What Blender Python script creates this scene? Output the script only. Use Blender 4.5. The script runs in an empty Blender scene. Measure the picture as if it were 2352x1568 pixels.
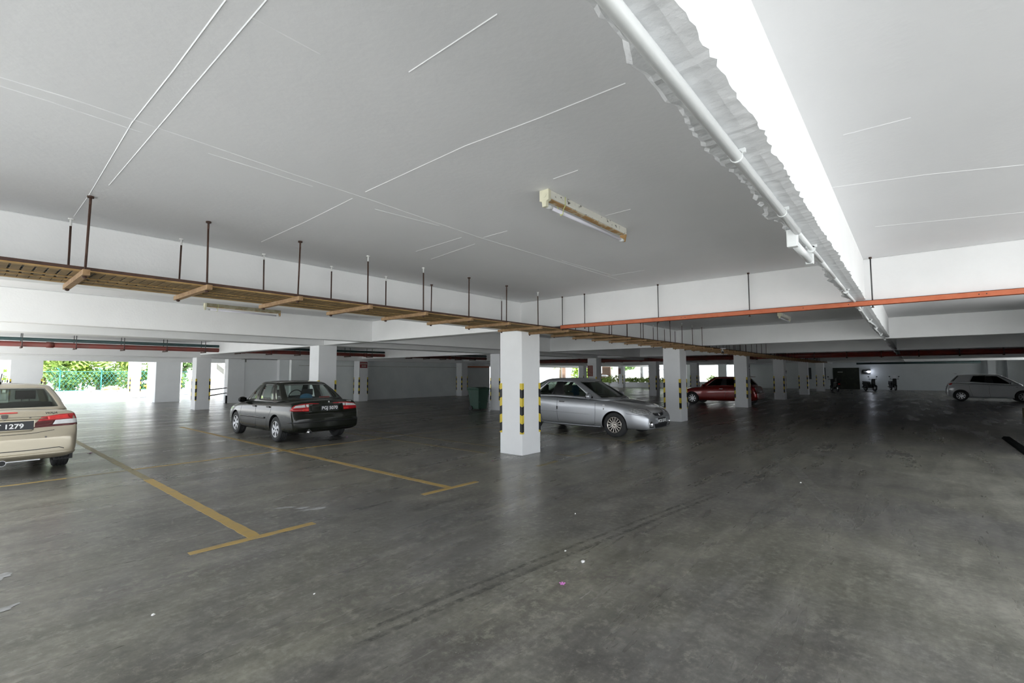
import bpy, bmesh, math, random
from mathutils import Vector, Matrix
from mathutils.bvhtree import BVHTree
random.seed(7)
S = bpy.context.scene
COL = S.collection
PI = math.pi
R = math.radians

# ------------------------------------------------------------------ materials
def nodes_of(m):
    m.use_nodes = True
    nt = m.node_tree
    return nt, nt.nodes['Principled BSDF']
def N(nt, t, **kw):
    n = nt.nodes.new(t)
    for k, v in kw.items():
        if k in n.inputs: n.inputs[k].default_value = v
        else: setattr(n, k, v)
    return n
def rgb(c): return (c[0], c[1], c[2], 1.0)
MATS = {}
def mat(name, c, rough=.6, metal=0., var=.0, scale=6., bump=0., coat=0., spec=.5, emit=None, estr=0., trans=0., c2=None, mix=(.45, .6), detail=6., bscale=None):
    """procedural surface: base colour broken up by noise, optional second colour in patches, optional bump"""
    if name in MATS: return MATS[name]
    m = bpy.data.materials.new(name); MATS[name] = m
    nt, b = nodes_of(m)
    b.inputs['Roughness'].default_value = rough
    b.inputs['Metallic'].default_value = metal
    b.inputs['Specular IOR Level'].default_value = spec
    b.inputs['Coat Weight'].default_value = coat
    b.inputs['Coat Roughness'].default_value = .04
    b.inputs['Transmission Weight'].default_value = trans
    b.inputs['Base Color'].default_value = rgb(c)
    if emit:
        b.inputs['Emission Color'].default_value = rgb(emit); b.inputs['Emission Strength'].default_value = estr
    tc = N(nt, 'ShaderNodeTexCoord')
    if var or c2:
        nz = N(nt, 'ShaderNodeTexNoise', Scale=scale, Detail=detail, Roughness=.6)
        nt.links.new(tc.outputs['Object'], nz.inputs['Vector'])
        rp = N(nt, 'ShaderNodeValToRGB')
        rp.color_ramp.elements[0].position, rp.color_ramp.elements[1].position = (mix if c2 else (.3, .7))
        a = c2 if c2 else tuple(max(0, x * (1 + var)) for x in c)
        d = c if c2 else tuple(max(0, x * (1 - var)) for x in c)
        rp.color_ramp.elements[0].color = rgb(d); rp.color_ramp.elements[1].color = rgb(a)
        nt.links.new(nz.outputs['Fac'], rp.inputs['Fac'])
        nt.links.new(rp.outputs['Color'], b.inputs['Base Color'])
    if bump:
        bz = N(nt, 'ShaderNodeTexNoise', Scale=bscale or scale * 3, Detail=5.)
        nt.links.new(tc.outputs['Object'], bz.inputs['Vector'])
        bp = N(nt, 'ShaderNodeBump', Strength=bump, Distance=.02)
        nt.links.new(bz.outputs['Fac'], bp.inputs['Height'])
        nt.links.new(bp.outputs['Normal'], b.inputs['Normal'])
    return m

WHITE = mat('white_paint', (.88, .89, .90), .55, var=.035, scale=1.3, bump=.06, bscale=40)
BEAMW = mat('beam_paint', (.88, .885, .885), .6, var=.03, scale=1.5, bump=.10, bscale=30)
CEILP = mat('ceiling_paint', (.79, .795, .81), .7, var=.03, scale=.7, bump=.08, bscale=25)
RIDGE = mat('ridge_paint', (.84, .845, .86), .6, var=.05, scale=3)
BATD = mat('brown_batten', (.24, .21, .13), .7, c2=(.34, .31, .22), scale=12, mix=(.4, .6))
YARD = mat('yard_tarmac', (.20, .20, .19), .85, c2=(.26, .26, .25), scale=.7, mix=(.35, .65))
RUBK = mat('matt_rubber', (.008, .009, .009), 1., spec=.1, var=.2)
ROUGHB = mat('rough_concrete_paint', (.74, .75, .765), .7, var=.05, scale=5, bump=.5, bscale=14)
WALLG = mat('wall_paint_grey', (.76, .80, .80), .7, c2=(.85, .88, .875), scale=.9, mix=(.35, .65), bump=.06)
WALLW = mat('wall_paint_white', (.86, .87, .88), .6, var=.03, scale=1)
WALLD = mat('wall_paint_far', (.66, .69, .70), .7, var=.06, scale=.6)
YEL = mat('guard_yellow', (.72, .55, .05), .45, var=.08, scale=12)
BLK = mat('guard_black', (.012, .013, .015), .5, var=.2, scale=12)
RUST = mat('rusty_tray', (.13, .085, .03), .8, c2=(.24, .15, .055), scale=9, mix=(.35, .7), bump=.2)
RUSTL = mat('rusty_lip', (.32, .19, .06), .75, c2=(.45, .30, .12), scale=9, mix=(.4, .65))
RUSTB = mat('rusty_bar', (.24, .14, .065), .75, c2=(.34, .22, .11), scale=14, mix=(.4, .65), bump=.15)
ROD = mat('rusty_rod', (.06, .028, .018), .7, var=.3, scale=20)
RODG = mat('grey_rod', (.10, .10, .10), .5, metal=.6, var=.2, scale=20)
RODW = mat('paint_overspray', (.75, .75, .74), .6, var=.05)
CABLE = mat('black_cable', (.012, .012, .012), .5, var=.2)
ORANGE = mat('orange_oxide_paint', (.52, .12, .045), .55, c2=(.60, .17, .075), scale=7, mix=(.35, .7))
REDP = mat('red_oxide_pipe', (.26, .035, .022), .35, c2=(.15, .035, .03), scale=3, mix=(.4, .7))
DKRED = mat('dark_red_pipe', (.20, .042, .032), .55, c2=(.12, .06, .05), scale=2.5, mix=(.45, .7))
GREENP = mat('dark_green_pipe', (.02, .055, .055), .5, var=.2, scale=4)
CONDUIT = mat('white_conduit', (.78, .80, .80), .35, var=.03, scale=5)
TUBE = mat('dead_tube_glass', (.80, .79, .88), .25, var=.02, scale=4)
BATTEN = mat('flaking_batten', (.78, .77, .70), .55, c2=(.06, .05, .035), scale=22, mix=(.60, .66), detail=9)
BATRUST = mat('rusted_batten', (.42, .25, .10), .7, c2=(.62, .55, .40), scale=12, mix=(.5, .62))
CREAM = mat('cream_plastic', (.70, .68, .52), .5, var=.06, scale=15)
TIE = mat('yellow_tie', (.62, .65, .28), .5, var=.05)
STEELD = mat('black_steel', (.02, .02, .022), .45, metal=.4, var=.2)
RUBBER = mat('tyre_rubber', (.035, .036, .037), .75, var=.15, scale=10)
ALLOY = mat('alloy_silver', (.55, .56, .58), .28, metal=.9, var=.05)
ALLOYD = mat('alloy_polished', (.62, .58, .53), .22, metal=.95, var=.05)
DARKIN = mat('dark_interior', (.018, .018, .019), .8, var=.2)
SEATD = mat('dark_seat', (.035, .036, .04), .85, var=.2)
SEATL = mat('light_seat', (.42, .43, .38), .85, var=.08)
TRIMB = mat('black_trim', (.012, .012, .013), .4, var=.1)
CHROME = mat('chrome', (.80, .80, .82), .1, metal=1., var=.03)
LAMPR = mat('red_lens', (.42, .008, .014), .12, coat=1., var=.15, scale=14)
LAMPR2 = mat('bright_red_lens', (.75, .03, .03), .12, coat=1., var=.1, scale=14)
LAMPD = mat('smoked_red_lens', (.10, .012, .014), .12, coat=1., var=.2, scale=9)
LAMPC = mat('clear_lens', (.72, .73, .74), .12, coat=1., var=.12, scale=22)
LAMPG = mat('headlamp_lens', (.42, .43, .43), .08, metal=.3, coat=1., var=.45, scale=26)
PLATE = mat('plate_black', (.016, .018, .022), .35, var=.1)
LETTER = mat('plate_letters', (.85, .86, .87), .4, var=.02)
BADGE = mat('grey_badge', (.16, .15, .14), .3, metal=.6, var=.1)
SILVERB = mat('silver_badge', (.82, .82, .82), .2, metal=.5, var=.03)
BINP = mat('green_bin_plastic', (.025, .075, .05), .5, var=.12)
SIGNR = mat('sign_red', (.22, .018, .025), .5, var=.1)
SIGNB = mat('sign_red_brown', (.30, .11, .085), .6, var=.1)
SIGNL = mat('sign_letters', (.45, .38, .35), .6, var=.05)
INK = mat('dark_ink', (.05, .05, .08), .6, var=.1)
PAPER = mat('notice_paper', (.72, .73, .76), .6, var=.03)
YLINE = mat('yellow_line', (.46, .315, .10), .5, c2=(.36, .27, .13), scale=9, mix=(.45, .75))
YLINEF = mat('faded_yellow_line', (.27, .225, .11), .45, c2=(.17, .15, .10), scale=11, mix=(.45, .68))
LEAF1 = mat('leaf_bright', (.33, .46, .06), .5, c2=(.12, .24, .04), scale=1.1, mix=(.35, .65))
LEAF2 = mat('leaf_dark', (.06, .13, .035), .5, c2=(.15, .27, .06), scale=1.1, mix=(.35, .65))
LEAF3 = mat('leaf_pale', (.55, .68, .22), .5, c2=(.28, .42, .08), scale=1.4, mix=(.35, .6))
BARK = mat('bark', (.12, .09, .06), .9, var=.3, scale=9)
TEAL = mat('teal_fence', (.05, .30, .29), .5, var=.1)
ROCK = mat('brown_rock', (.50, .33, .17), .9, c2=(.38, .25, .13), scale=3, bump=.8)
HYD = mat('yellow_hydrant', (.62, .38, .05), .5, var=.1)
GROUND = mat('pale_concrete_yard', (.56, .56, .54), .8, c2=(.48, .48, .46), scale=.5, mix=(.35, .65))
SIDEG = mat('side_yard_concrete', (.36, .36, .35), .85, c2=(.31, .31, .30), scale=.5, mix=(.35, .65))
KERB = mat('kerb_concrete', (.40, .40, .37), .8, var=.2, scale=3)
PETALP = mat('pink_petal', (.80, .28, .72), .5, var=.1, scale=40)
PETALM = mat('magenta_petal', (.20, .03, .14), .5, var=.1, scale=40)
SCRAP = mat('white_scrap', (.78, .78, .76), .5, var=.05, scale=40)
STAIN = mat('paint_stain', (.42, .42, .42), .6, c2=(.22, .22, .21), scale=9, mix=(.45, .7))
DOORM = mat('dark_grimy_door', (.022, .026, .018), .8, c2=(.05, .05, .035), scale=2.5, mix=(.5, .75))
LOUV = mat('grey_louvre', (.06, .07, .07), .6, var=.1)
BROWNB = mat('brown_kerb_block', (.12, .085, .03), .8, var=.25, scale=4)
DIRTB = mat('brown_wall', (.20, .13, .09), .8, var=.1)
LAMPON = mat('lit_lamp', (.9, .9, .95), .3, emit=(.85, .88, 1.), estr=5.)
SKYBLUE = mat('blue_cloth', (.04, .16, .30), .8, var=.1)
REDBOX = mat('red_box', (.42, .05, .045), .6, var=.1)

def paint(name, c, rough, metal, coat=1.):
    return mat(name, c, rough, metal=metal, coat=coat, var=.015, scale=60)
P_BLACK = mat('black_green_paint', (.012, .014, .010), .12, coat=0., spec=.45, var=.015, scale=60)
P_GOLD = paint('champagne_paint', (.58, .52, .40), .34, .55)
P_SILVER = paint('silver_paint', (.46, .475, .50), .33, .65)
P_RED = paint('red_paint', (.22, .014, .010), .25, .25)
P_WHITE = paint('white_car_paint', (.78, .79, .80), .3, 0.)
def glass(name, c, k):
    m = bpy.data.materials.new(name); MATS[name] = m
    nt, b = nodes_of(m)
    out = nt.nodes['Material Output']
    tr = N(nt, 'ShaderNodeBsdfTransparent', Color=rgb(c))
    gl = N(nt, 'ShaderNodeBsdfGlossy', Roughness=.03)
    lw = N(nt, 'ShaderNodeLayerWeight', Blend=.5)
    pw = N(nt, 'ShaderNodeMath', operation='POWER'); pw.inputs[1].default_value = 5.
    mx = N(nt, 'ShaderNodeMixShader')
    nz = N(nt, 'ShaderNodeTexNoise', Scale=3.)
    mm = N(nt, 'ShaderNodeMath', operation='MULTIPLY_ADD'); mm.inputs[1].default_value = .02; mm.inputs[2].default_value = .03 + k
    ad = N(nt, 'ShaderNodeMath', operation='MULTIPLY_ADD'); ad.inputs[1].default_value = .8
    nt.links.new(nz.outputs['Fac'], mm.inputs[0])
    nt.links.new(lw.outputs['Facing'], pw.inputs[0])
    nt.links.new(pw.outputs[0], ad.inputs[0]); nt.links.new(mm.outputs[0], ad.inputs[2])
    nt.links.new(ad.outputs[0], mx.inputs['Fac'])
    nt.links.new(tr.outputs[0], mx.inputs[1]); nt.links.new(gl.outputs[0], mx.inputs[2])
    nt.links.new(mx.outputs[0], out.inputs['Surface'])
    nt.nodes.remove(b)
    return m
G_CLEAR = glass('window_glass', (.86, .90, .88), .0)
G_TINT = glass('tinted_glass', (.56, .60, .57), .0)
G_DARK = glass('dark_glass', (.16, .175, .17), .0)

def floor_material():
    m = bpy.data.materials.new('polished_concrete'); nt, b = nodes_of(m)
    L = nt.links.new
    tc = N(nt, 'ShaderNodeTexCoord')
    def noise(scale, detail=6., rough=.6, vec=None, dist=0.):
        n = N(nt, 'ShaderNodeTexNoise', Scale=scale, Detail=detail, Roughness=rough, Distortion=dist)
        L(vec or tc.outputs['Object'], n.inputs['Vector']); return n.outputs['Fac']
    def ramp(f, *st):
        r = N(nt, 'ShaderNodeValToRGB'); e = r.color_ramp.elements
        while len(e) < len(st): e.new(.5)
        for k, (p, c) in enumerate(st): e[k].position = p; e[k].color = rgb(c if not isinstance(c, float) else (c, c, c))
        L(f, r.inputs['Fac']); return r.outputs['Color']
    def mixc(kind, fac, a, bb):
        n = N(nt, 'ShaderNodeMix', data_type='RGBA', blend_type=kind)
        if isinstance(fac, float): n.inputs[0].default_value = fac
        else: L(fac, n.inputs[0])
        for s, i in ((a, 6), (bb, 7)):
            if isinstance(s, tuple): n.inputs[i].default_value = rgb(s)
            else: L(s, n.inputs[i])
        return n.outputs[2]
    big = ramp(noise(.33, 5., .6, dist=.5), (.28, (.125, .124, .118)), (.44, (.165, .158, .144)), (.56, (.195, .188, .156)), (.72, (.27, .26, .222)))
    mp = N(nt, 'ShaderNodeMapping'); mp.inputs['Rotation'].default_value = (0, 0, R(-24)); mp.inputs['Scale'].default_value = (.28, 1.9, 1)
    L(tc.outputs['Object'], mp.inputs['Vector'])
    streak = ramp(noise(1.6, 8., .70, mp.outputs['Vector'], .3), (.30, .66), (.52, 1.0), (.72, 1.38))
    c = mixc('MULTIPLY', .85, big, streak)
    mid = ramp(noise(2.3, 9., .68), (.30, .62), (.50, 1.0), (.70, 1.42))
    c = mixc('MULTIPLY', .85, c, mid)
    fine = ramp(noise(17., 8., .72), (.33, .68), (.52, 1.0), (.70, 1.36))
    c = mixc('MULTIPLY', .8, c, fine)
    spk = ramp(noise(8.5, 10., .80), (.53, 0.), (.60, 1.))
    reg = ramp(noise(.75, 6., .6), (.38, .30), (.56, 1.))
    f1 = mixc('MULTIPLY', 1., spk, reg)
    sc = N(nt, 'ShaderNodeMath', operation='MULTIPLY'); L(f1, sc.inputs[0]); sc.inputs[1].default_value = .62
    c = mixc('MIX', sc.outputs[0], c, (.30, .29, .245))
    tiny = ramp(noise(60., 2.), (.725, 0.), (.745, 1.))
    st = N(nt, 'ShaderNodeMath', operation='MULTIPLY'); L(tiny, st.inputs[0]); st.inputs[1].default_value = .6
    c = mixc('MIX', st.outputs[0], c, (.55, .55, .53))
    L(c, b.inputs['Base Color'])
    rr = ramp(noise(1.1, 6., .62, mp.outputs['Vector']), (.30, .22), (.70, .38))
    L(rr, b.inputs['Roughness'])
    b.inputs['Specular IOR Level'].default_value = .40
    bp = N(nt, 'ShaderNodeBump', Strength=.04, Distance=.01)
    L(noise(7., 8., .65), bp.inputs['Height']); L(bp.outputs['Normal'], b.inputs['Normal'])
    return m
FLOORM = floor_material()

# ------------------------------------------------------------------ mesh helpers
class MB:
    """collects boxes, tubes and faces; build() links them as ONE mesh object"""
    def __init__(s): s.v = []; s.f = []; s.m = []; s.sm = []
    def face(s, idx, mi=0, sm=False): s.f.append(tuple(idx)); s.m.append(mi); s.sm.append(sm)
    def add(s, pts): n = len(s.v); s.v += [tuple(p) for p in pts]; return list(range(n, n + len(pts)))
    def box(s, a, b, mi=0):
        x0, y0, z0 = a; x1, y1, z1 = b
        i = s.add([(x0, y0, z0), (x1, y0, z0), (x1, y1, z0), (x0, y1, z0), (x0, y0, z1), (x1, y0, z1), (x1, y1, z1), (x0, y1, z1)])
        for q in ((0, 3, 2, 1), (4, 5, 6, 7), (0, 1, 5, 4), (1, 2, 6, 5), (2, 3, 7, 6), (3, 0, 4, 7)): s.face([i[k] for k in q], mi)
        return s
    def tube(s, a, b, r, n=10, mi=0, r2=None, caps=True):
        a, b = Vector(a), Vector(b); d = (b - a).normalized()
        u = d.cross(Vector((0, 0, 1)) if abs(d.z) < .9 else Vector((1, 0, 0))).normalized(); w = d.cross(u)
        r2 = r if r2 is None else r2
        A = s.add([a + (u * math.cos(2 * PI * k / n) + w * math.sin(2 * PI * k / n)) * r for k in range(n)])
        B = s.add([b + (u * math.cos(2 * PI * k / n) + w * math.sin(2 * PI * k / n)) * r2 for k in range(n)])
        for k in range(n): s.face((A[k], A[(k + 1) % n], B[(k + 1) % n], B[k]), mi, True)
        if caps: s.face(A[::-1], mi); s.face(B, mi)
        return s
    def path(s, pts, r, n=8, mi=0):
        for a, b in zip(pts, pts[1:]): s.tube(a, b, r, n, mi)
        return s
    def lathe(s, prof, n=32, axis='y', c=(0, 0, 0), mi=0, sm=True, closed=False):
        rings = []
        for r, h in prof:
            ring = []
            for k in range(n):
                t = 2 * PI * k / n
                p = (r * math.cos(t), h, r * math.sin(t)) if axis == 'y' else (r * math.cos(t), r * math.sin(t), h)
                ring.append((p[0] + c[0], p[1] + c[1], p[2] + c[2]))
            rings.append(s.add(ring))
        seq = list(zip(rings, rings[1:])) + ([(rings[-1], rings[0])] if closed else [])
        for A, B in seq:
            for k in range(n): s.face((A[k], A[(k + 1) % n], B[(k + 1) % n], B[k]), mi, sm)
        return s
    def ball(s, c, r, n=12, m=8, mi=0):
        rx, ry, rz = (r, r, r) if not hasattr(r, '__len__') else r
        g = [s.add([(c[0] + rx * math.sin(PI * j / m) * math.cos(2 * PI * k / n), c[1] + ry * math.sin(PI * j / m) * math.sin(2 * PI * k / n), c[2] + rz * math.cos(PI * j / m)) for k in range(n)]) for j in range(m + 1)]
        for j in range(m):
            for k in range(n): s.face((g[j][k], g[j + 1][k], g[j + 1][(k + 1) % n], g[j][(k + 1) % n]), mi, True)
        return s
    def prism(s, poly, axis, a, b, mi=0):
        """extrude a 2D polygon along an axis: 'x' takes (y,z), 'y' takes (x,z), 'z' takes (x,y)"""
        def P(p, t): return {'x': (t, p[0], p[1]), 'y': (p[0], t, p[1]), 'z': (p[0], p[1], t)}[axis]
        n = len(poly); A = s.add([P(p, a) for p in poly]); B = s.add([P(p, b) for p in poly])
        s.face(A[::-1], mi); s.face(B, mi)
        for k in range(n): s.face((A[k], A[(k + 1) % n], B[(k + 1) % n], B[k]), mi)
        return s
    def mesh(s, name, mats, fix=True):
        me = bpy.data.meshes.new(name); me.from_pydata(s.v, [], s.f)
        for m in (mats if isinstance(mats, (list, tuple)) else [mats]): me.materials.append(m)
        for p, mi, sm in zip(me.polygons, s.m, s.sm): p.material_index = mi; p.use_smooth = sm
        if fix:
            bm = bmesh.new(); bm.from_mesh(me)
            bmesh.ops.remove_doubles(bm, verts=bm.verts, dist=1e-6)
            bmesh.ops.recalc_face_normals(bm, faces=bm.faces); bm.to_mesh(me); bm.free()
        me.update(); return me
    def build(s, name, mats, parent=None, fix=True, bevel=0.):
        o = link(name, s.mesh(name, mats, fix), parent)
        if bevel:
            md = o.modifiers.new('bevel', 'BEVEL'); md.width = bevel; md.segments = 2; md.limit_method = 'ANGLE'
        return o
def link(name, data, parent=None):
    o = bpy.data.objects.new(name, data); COL.objects.link(o)
    if parent: o.parent = parent
    return o
def tag(o, label=None, cat=None, group=None, kind=None):
    for k, v in (('label', label), ('category', cat), ('group', group), ('kind', kind)):
        if v: o[k] = v
    return o
def empty(name, loc, rz, label, cat, group=None):
    o = bpy.data.objects.new(name, None); COL.objects.link(o); o.location = loc; o.rotation_euler = (0, 0, rz)
    o.empty_display_size = .1
    return tag(o, label, cat, group)
def evaluated(o):
    bpy.context.view_layer.update()
    dg = bpy.context.evaluated_depsgraph_get()
    return bpy.data.meshes.new_from_object(o.evaluated_get(dg), depsgraph=dg)
def text_mesh(body, size, depth=.003, shear=0., bold=.022):
    c = bpy.data.curves.new('t', 'FONT'); c.body = body; c.size = size; c.extrude = depth; c.align_x = 'CENTER'; c.align_y = 'CENTER'; c.shear = shear; c.offset = size * bold
    o = bpy.data.objects.new('t', c); COL.objects.link(o)
    me = evaluated(o); bpy.data.objects.remove(o); bpy.data.curves.remove(c)
    return me
def copy_tree(o, parent=None):
    c = o.copy(); COL.objects.link(c)
    if parent: c.parent = parent
    for ch in list(o.children): copy_tree(ch, c)
    return c
ORD = ['first', 'second', 'third', 'fourth', 'fifth', 'sixth', 'seventh', 'eighth', 'ninth', 'tenth', 'eleventh', 'twelfth', 'thirteenth', 'fourteenth', 'fifteenth', 'sixteenth', 'seventeenth', 'eighteenth', 'nineteenth', 'twentieth']
ORD += ['twenty-' + w for w in ORD[:9]] + ['thirtieth'] + ['thirty-' + w for w in ORD[:9]] + ['fortieth'] + ['forty-' + w for w in ORD[:9]] + ['fiftieth'] + ['fifty-' + w for w in ORD[:9]]

def worn_mark(name, c, lo, hi):
    """a scuffed film of colour that is broken up by noise"""
    m = mat(name, c, .6, var=.1, scale=20); nt = m.node_tree; b = nt.nodes['Principled BSDF']
    tc = N(nt, 'ShaderNodeTexCoord'); nz = N(nt, 'ShaderNodeTexNoise', Scale=14., Detail=8., Roughness=.75); rp = N(nt, 'ShaderNodeValToRGB')
    nt.links.new(tc.outputs['Object'], nz.inputs['Vector']); nt.links.new(nz.outputs['Fac'], rp.inputs['Fac'])
    rp.color_ramp.elements[0].position = .42; rp.color_ramp.elements[0].color = (lo, lo, lo, 1)
    rp.color_ramp.elements[1].position = .62; rp.color_ramp.elements[1].color = (hi, hi, hi, 1)
    nt.links.new(rp.outputs['Color'], b.inputs['Alpha'])
    return m
TYREM = worn_mark('tyre_scuff', (.06, .06, .055), .0, .45)
TYREL = worn_mark('pale_tyre_track', (.34, .34, .32), .0, .30)

# ------------------------------------------------------------------ setting
CH, BZ = 3.0, 2.46            # ceiling height, underside of the beams
X0, SX = 7.2, 8.2467          # first column line and the spacing along the aisle
YC, YK, YL = 5.81, 13.7, 24.65
def struct(name, mb, mats, parent=None, **k):
    o = mb.build(name, mats, parent, **k)
    if not parent: o['kind'] = 'structure'
    return o
fl = struct('floor', MB().box((-1.2, -2.3, -.25), (13.2, 38, 0)).box((13.2, -7.3, -.25), (57.2, 38, 0)), FLOORM)
yard = struct('ground_outside', MB().box((-90, -90, -.45), (140, 130, -.26)), GROUND)
# raised apron around the building so the yard meets the floor level
struct('pavement_apron', MB().box((-1.2, 38, -.26), (57.2, 60, -.02)), YARD)
struct('pavement_side', MB().box((-1.2, -45, -.26), (60, -7.3, -.02)).box((-1.2, -7.3, -.26), (13.2, -2.3, -.02)), SIDEG)
struct('pavement_front', MB().box((-60, -45, -.26), (-1.2, 60, -.02)), GROUND)  # unseen front and side paving run under the roof to bounce light onto the ceiling

ce = MB().box((-5, -4.6, CH), (13.2, 7, CH + .35)).box((-1.5, 7, CH), (13.2, 34.5, CH + .35)).box((13.2, -7.3, CH), (57.2, 34.5, CH + .35))  # out-of-view left edge stepped in to bring daylight closer to the deeper bays
ceil = struct('ceiling', ce, CEILP)
# painted-over formwork joints: thin raised ridges, each a strip in the ceiling's own mesh part
rid = MB()
def ridge(a, b, w=.008, h=.003):
    a, b = Vector((a[0], a[1], 0)), Vector((b[0], b[1], 0)); d = (b - a).normalized(); n = Vector((-d.y, d.x, 0)) * w / 2
    i = rid.add([(p.x, p.y, CH) for p in (a + n, b + n, b - n, a - n)]); j = rid.add([(p.x, p.y, CH - h) for p in (a, b)])
    rid.face((i[0], i[1], j[1], j[0])); rid.face((i[2], i[3], j[0], j[1])); rid.face((i[0], j[0], i[3])); rid.face((i[1], i[2], j[1]))
ridge((0.09,3.27),(0.33,3.25))
ridge((0.33,3.25),(0.58,3.26))
ridge((0.58,3.26),(0.88,3.27))
ridge((0.88,3.27),(1.44,3.30))
ridge((1.44,3.30),(2.19,3.32))
ridge((2.19,3.32),(3.50,3.39))
ridge((3.50,3.39),(5.08,3.36))
ridge((5.08,3.36),(7.37,3.33))
ridge((0.09,3.37),(0.26,3.37))
ridge((0.26,3.37),(0.67,3.40))
ridge((1.01,3.40),(1.33,3.40))
ridge((1.33,3.40),(1.71,3.41))
ridge((2.30,3.48),(2.97,3.41))
ridge((0.61,1.93),(0.61,2.58))
ridge((0.61,2.58),(0.60,3.31))
ridge((0.60,3.31),(0.65,4.91))
ridge((0.65,4.91),(0.66,5.70))
ridge((0.71,1.81),(0.71,2.44))
ridge((0.71,2.44),(0.71,3.26))
ridge((0.71,3.26),(0.71,4.55))
ridge((0.71,1.95),(1.00,1.95))
ridge((2.07,1.01),(2.05,1.52))
ridge((2.05,1.52),(2.01,2.07))
ridge((2.01,2.07),(2.03,3.20))
ridge((2.04,3.40),(2.08,4.28))
ridge((2.08,4.28),(2.10,5.28))
ridge((3.38,3.53),(3.43,4.34))
ridge((3.53,3.36),(3.52,3.02))
ridge((6.12,2.76),(6.14,3.31))
ridge((4.91,3.31),(6.06,3.26))
ridge((2.78,1.94),(2.77,1.72))
ridge((3.75,2.05),(3.74,1.80))
ridge((3.38,0.25),(3.39,-0.06))
ridge((4.30,0.41),(4.46,-0.15))
ridge((4.46,-0.15),(4.68,-0.65))
ridge((5.75,0.21),(5.94,-0.36))
ridge((5.94,-0.36),(6.09,-0.83))
ridge((1.33,1.19),(1.33,1.75))
ridge((3.79,4.50),(3.65,3.60))
rid.build('formwork_ridge', RIDGE, ceil)

bi = 0
def beam(a, b, m=BEAMW):
    global bi
    bi += 1
    return struct('ceiling_beam', MB().box(a, b), m, bevel=.012)
# beams across the aisle, on every column line
for i in range(0, 6):
    x = X0 + SX * i
    beam((x + .13, -7.0 if i > 0 else -4.6, BZ), (x + .47, YL + .5, CH))
# beams along the aisle
beam((-5, YC + .12, BZ + .005), (57, YC + .62, CH))
beam((-1.5, 11.1, BZ - .02), (57, 11.34, CH))
beam((-1.5, YK - .03, BZ - .01), (57, YK + .5, CH))
beam((-1.5, YL - .02, 2.345), (57, YL + .5, CH))
beam((-1.5, 33.0, 2.30), (57, 33.6, CH))
beam((-1.5, 28.9, 2.42), (57, 29.2, CH))
# the narrow beam over the camera with its ragged cast lower edges
rb = MB(); prev = None
rn = random.Random(3); x = -5; wl = wr = 0
while x < 57:
    wl = .86 * wl + rn.uniform(-.011, .011); wr = .86 * wr + rn.uniform(-.011, .011); jl, jr = max(0, rn.gauss(-.002, .006)), max(0, rn.gauss(-.002, .006))
    yr, yl = .405 - abs(wr) * .6 - jr, .585 + wl * 1.2 + jl - .0014 * max(0, x)
    zz = 2.485 + rn.uniform(-.003, .003)
    ring = rb.add([(x, .405, CH), (x, .405, zz + .03), (x, yr, zz + .006), (x, .44, zz), (x, yl - .02, zz), (x, yl, zz + .01 + rn.uniform(0, .01)), (x, .56, zz + .05), (x, .56, CH)])
    if prev:
        for k in range(7): rb.face((prev[k], prev[k + 1], ring[k + 1], ring[k]), 1 if k in (2, 3, 4) else 0)
    prev = ring; x += .03 if -.5 < x < 8 else .25
b0 = struct('ceiling_beam', rb, [BEAMW, ROUGHB])

# walls
def wall(name, a, b, m): return struct(name, MB().box(a, b), m)
struct('wall_right', MB().box((13.2, -7.3, 0), (57.2, -7.0, .9)).box((13.2, -7.3, 2.5), (57.2, -7.0, CH)).box((13.2, -7.3, .9), (43, -7, 2.5)).box((51, -7.3, .9), (57.2, -7, 2.5)).box((13.2, -7.0, 0), (13.5, -2.5, CH)), WALLD)  # last box: unseen end piece added to block daylight from the deeper bays
# far wall with a doorway and, beyond it, window openings
fx = 56.0
fw = MB()
def fwall(y0, y1, z0=0., z1=CH): fw.box((fx, y0, z0), (fx + .3, y1, z1))
fwall(-7, 3.85); fwall(3.85, 5.95, 2.06); fwall(5.95, 13.2)
fwall(13.2, 14.0); fwall(14.0, 15.85, 2.5); fwall(14.0, 15.85, 0, .6); fwall(15.85, 16.73); fwall(16.73, 18.96, 2.5); fwall(16.73, 18.96, 0, .6); fwall(18.96, 20.3)
fwall(34.4, 35.2); fwall(35.2, 39.6, 2.62); fwall(39.6, 43.)
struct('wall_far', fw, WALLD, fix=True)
rc = MB().box((55.0, -7.0, 0), (56, -5.9, CH)).box((54.6, -5.2, 0), (56, -4.75, CH))
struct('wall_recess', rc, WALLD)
struct('wall_left', MB().box((11.9, 25.55, 0), (27.6, 25.8, CH)), WALLG)
struct('wall_behind', MB().box((10.75, 28.9, 0), (13.4, 29.15, 2.5)).box((12.62, 28.6, 0), (13.15, 28.9, 2.5)), WALLW)
struct('wall_return', MB().box((27.4, 25.8, 0), (27.65, 34, CH)), WALLG)
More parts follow.
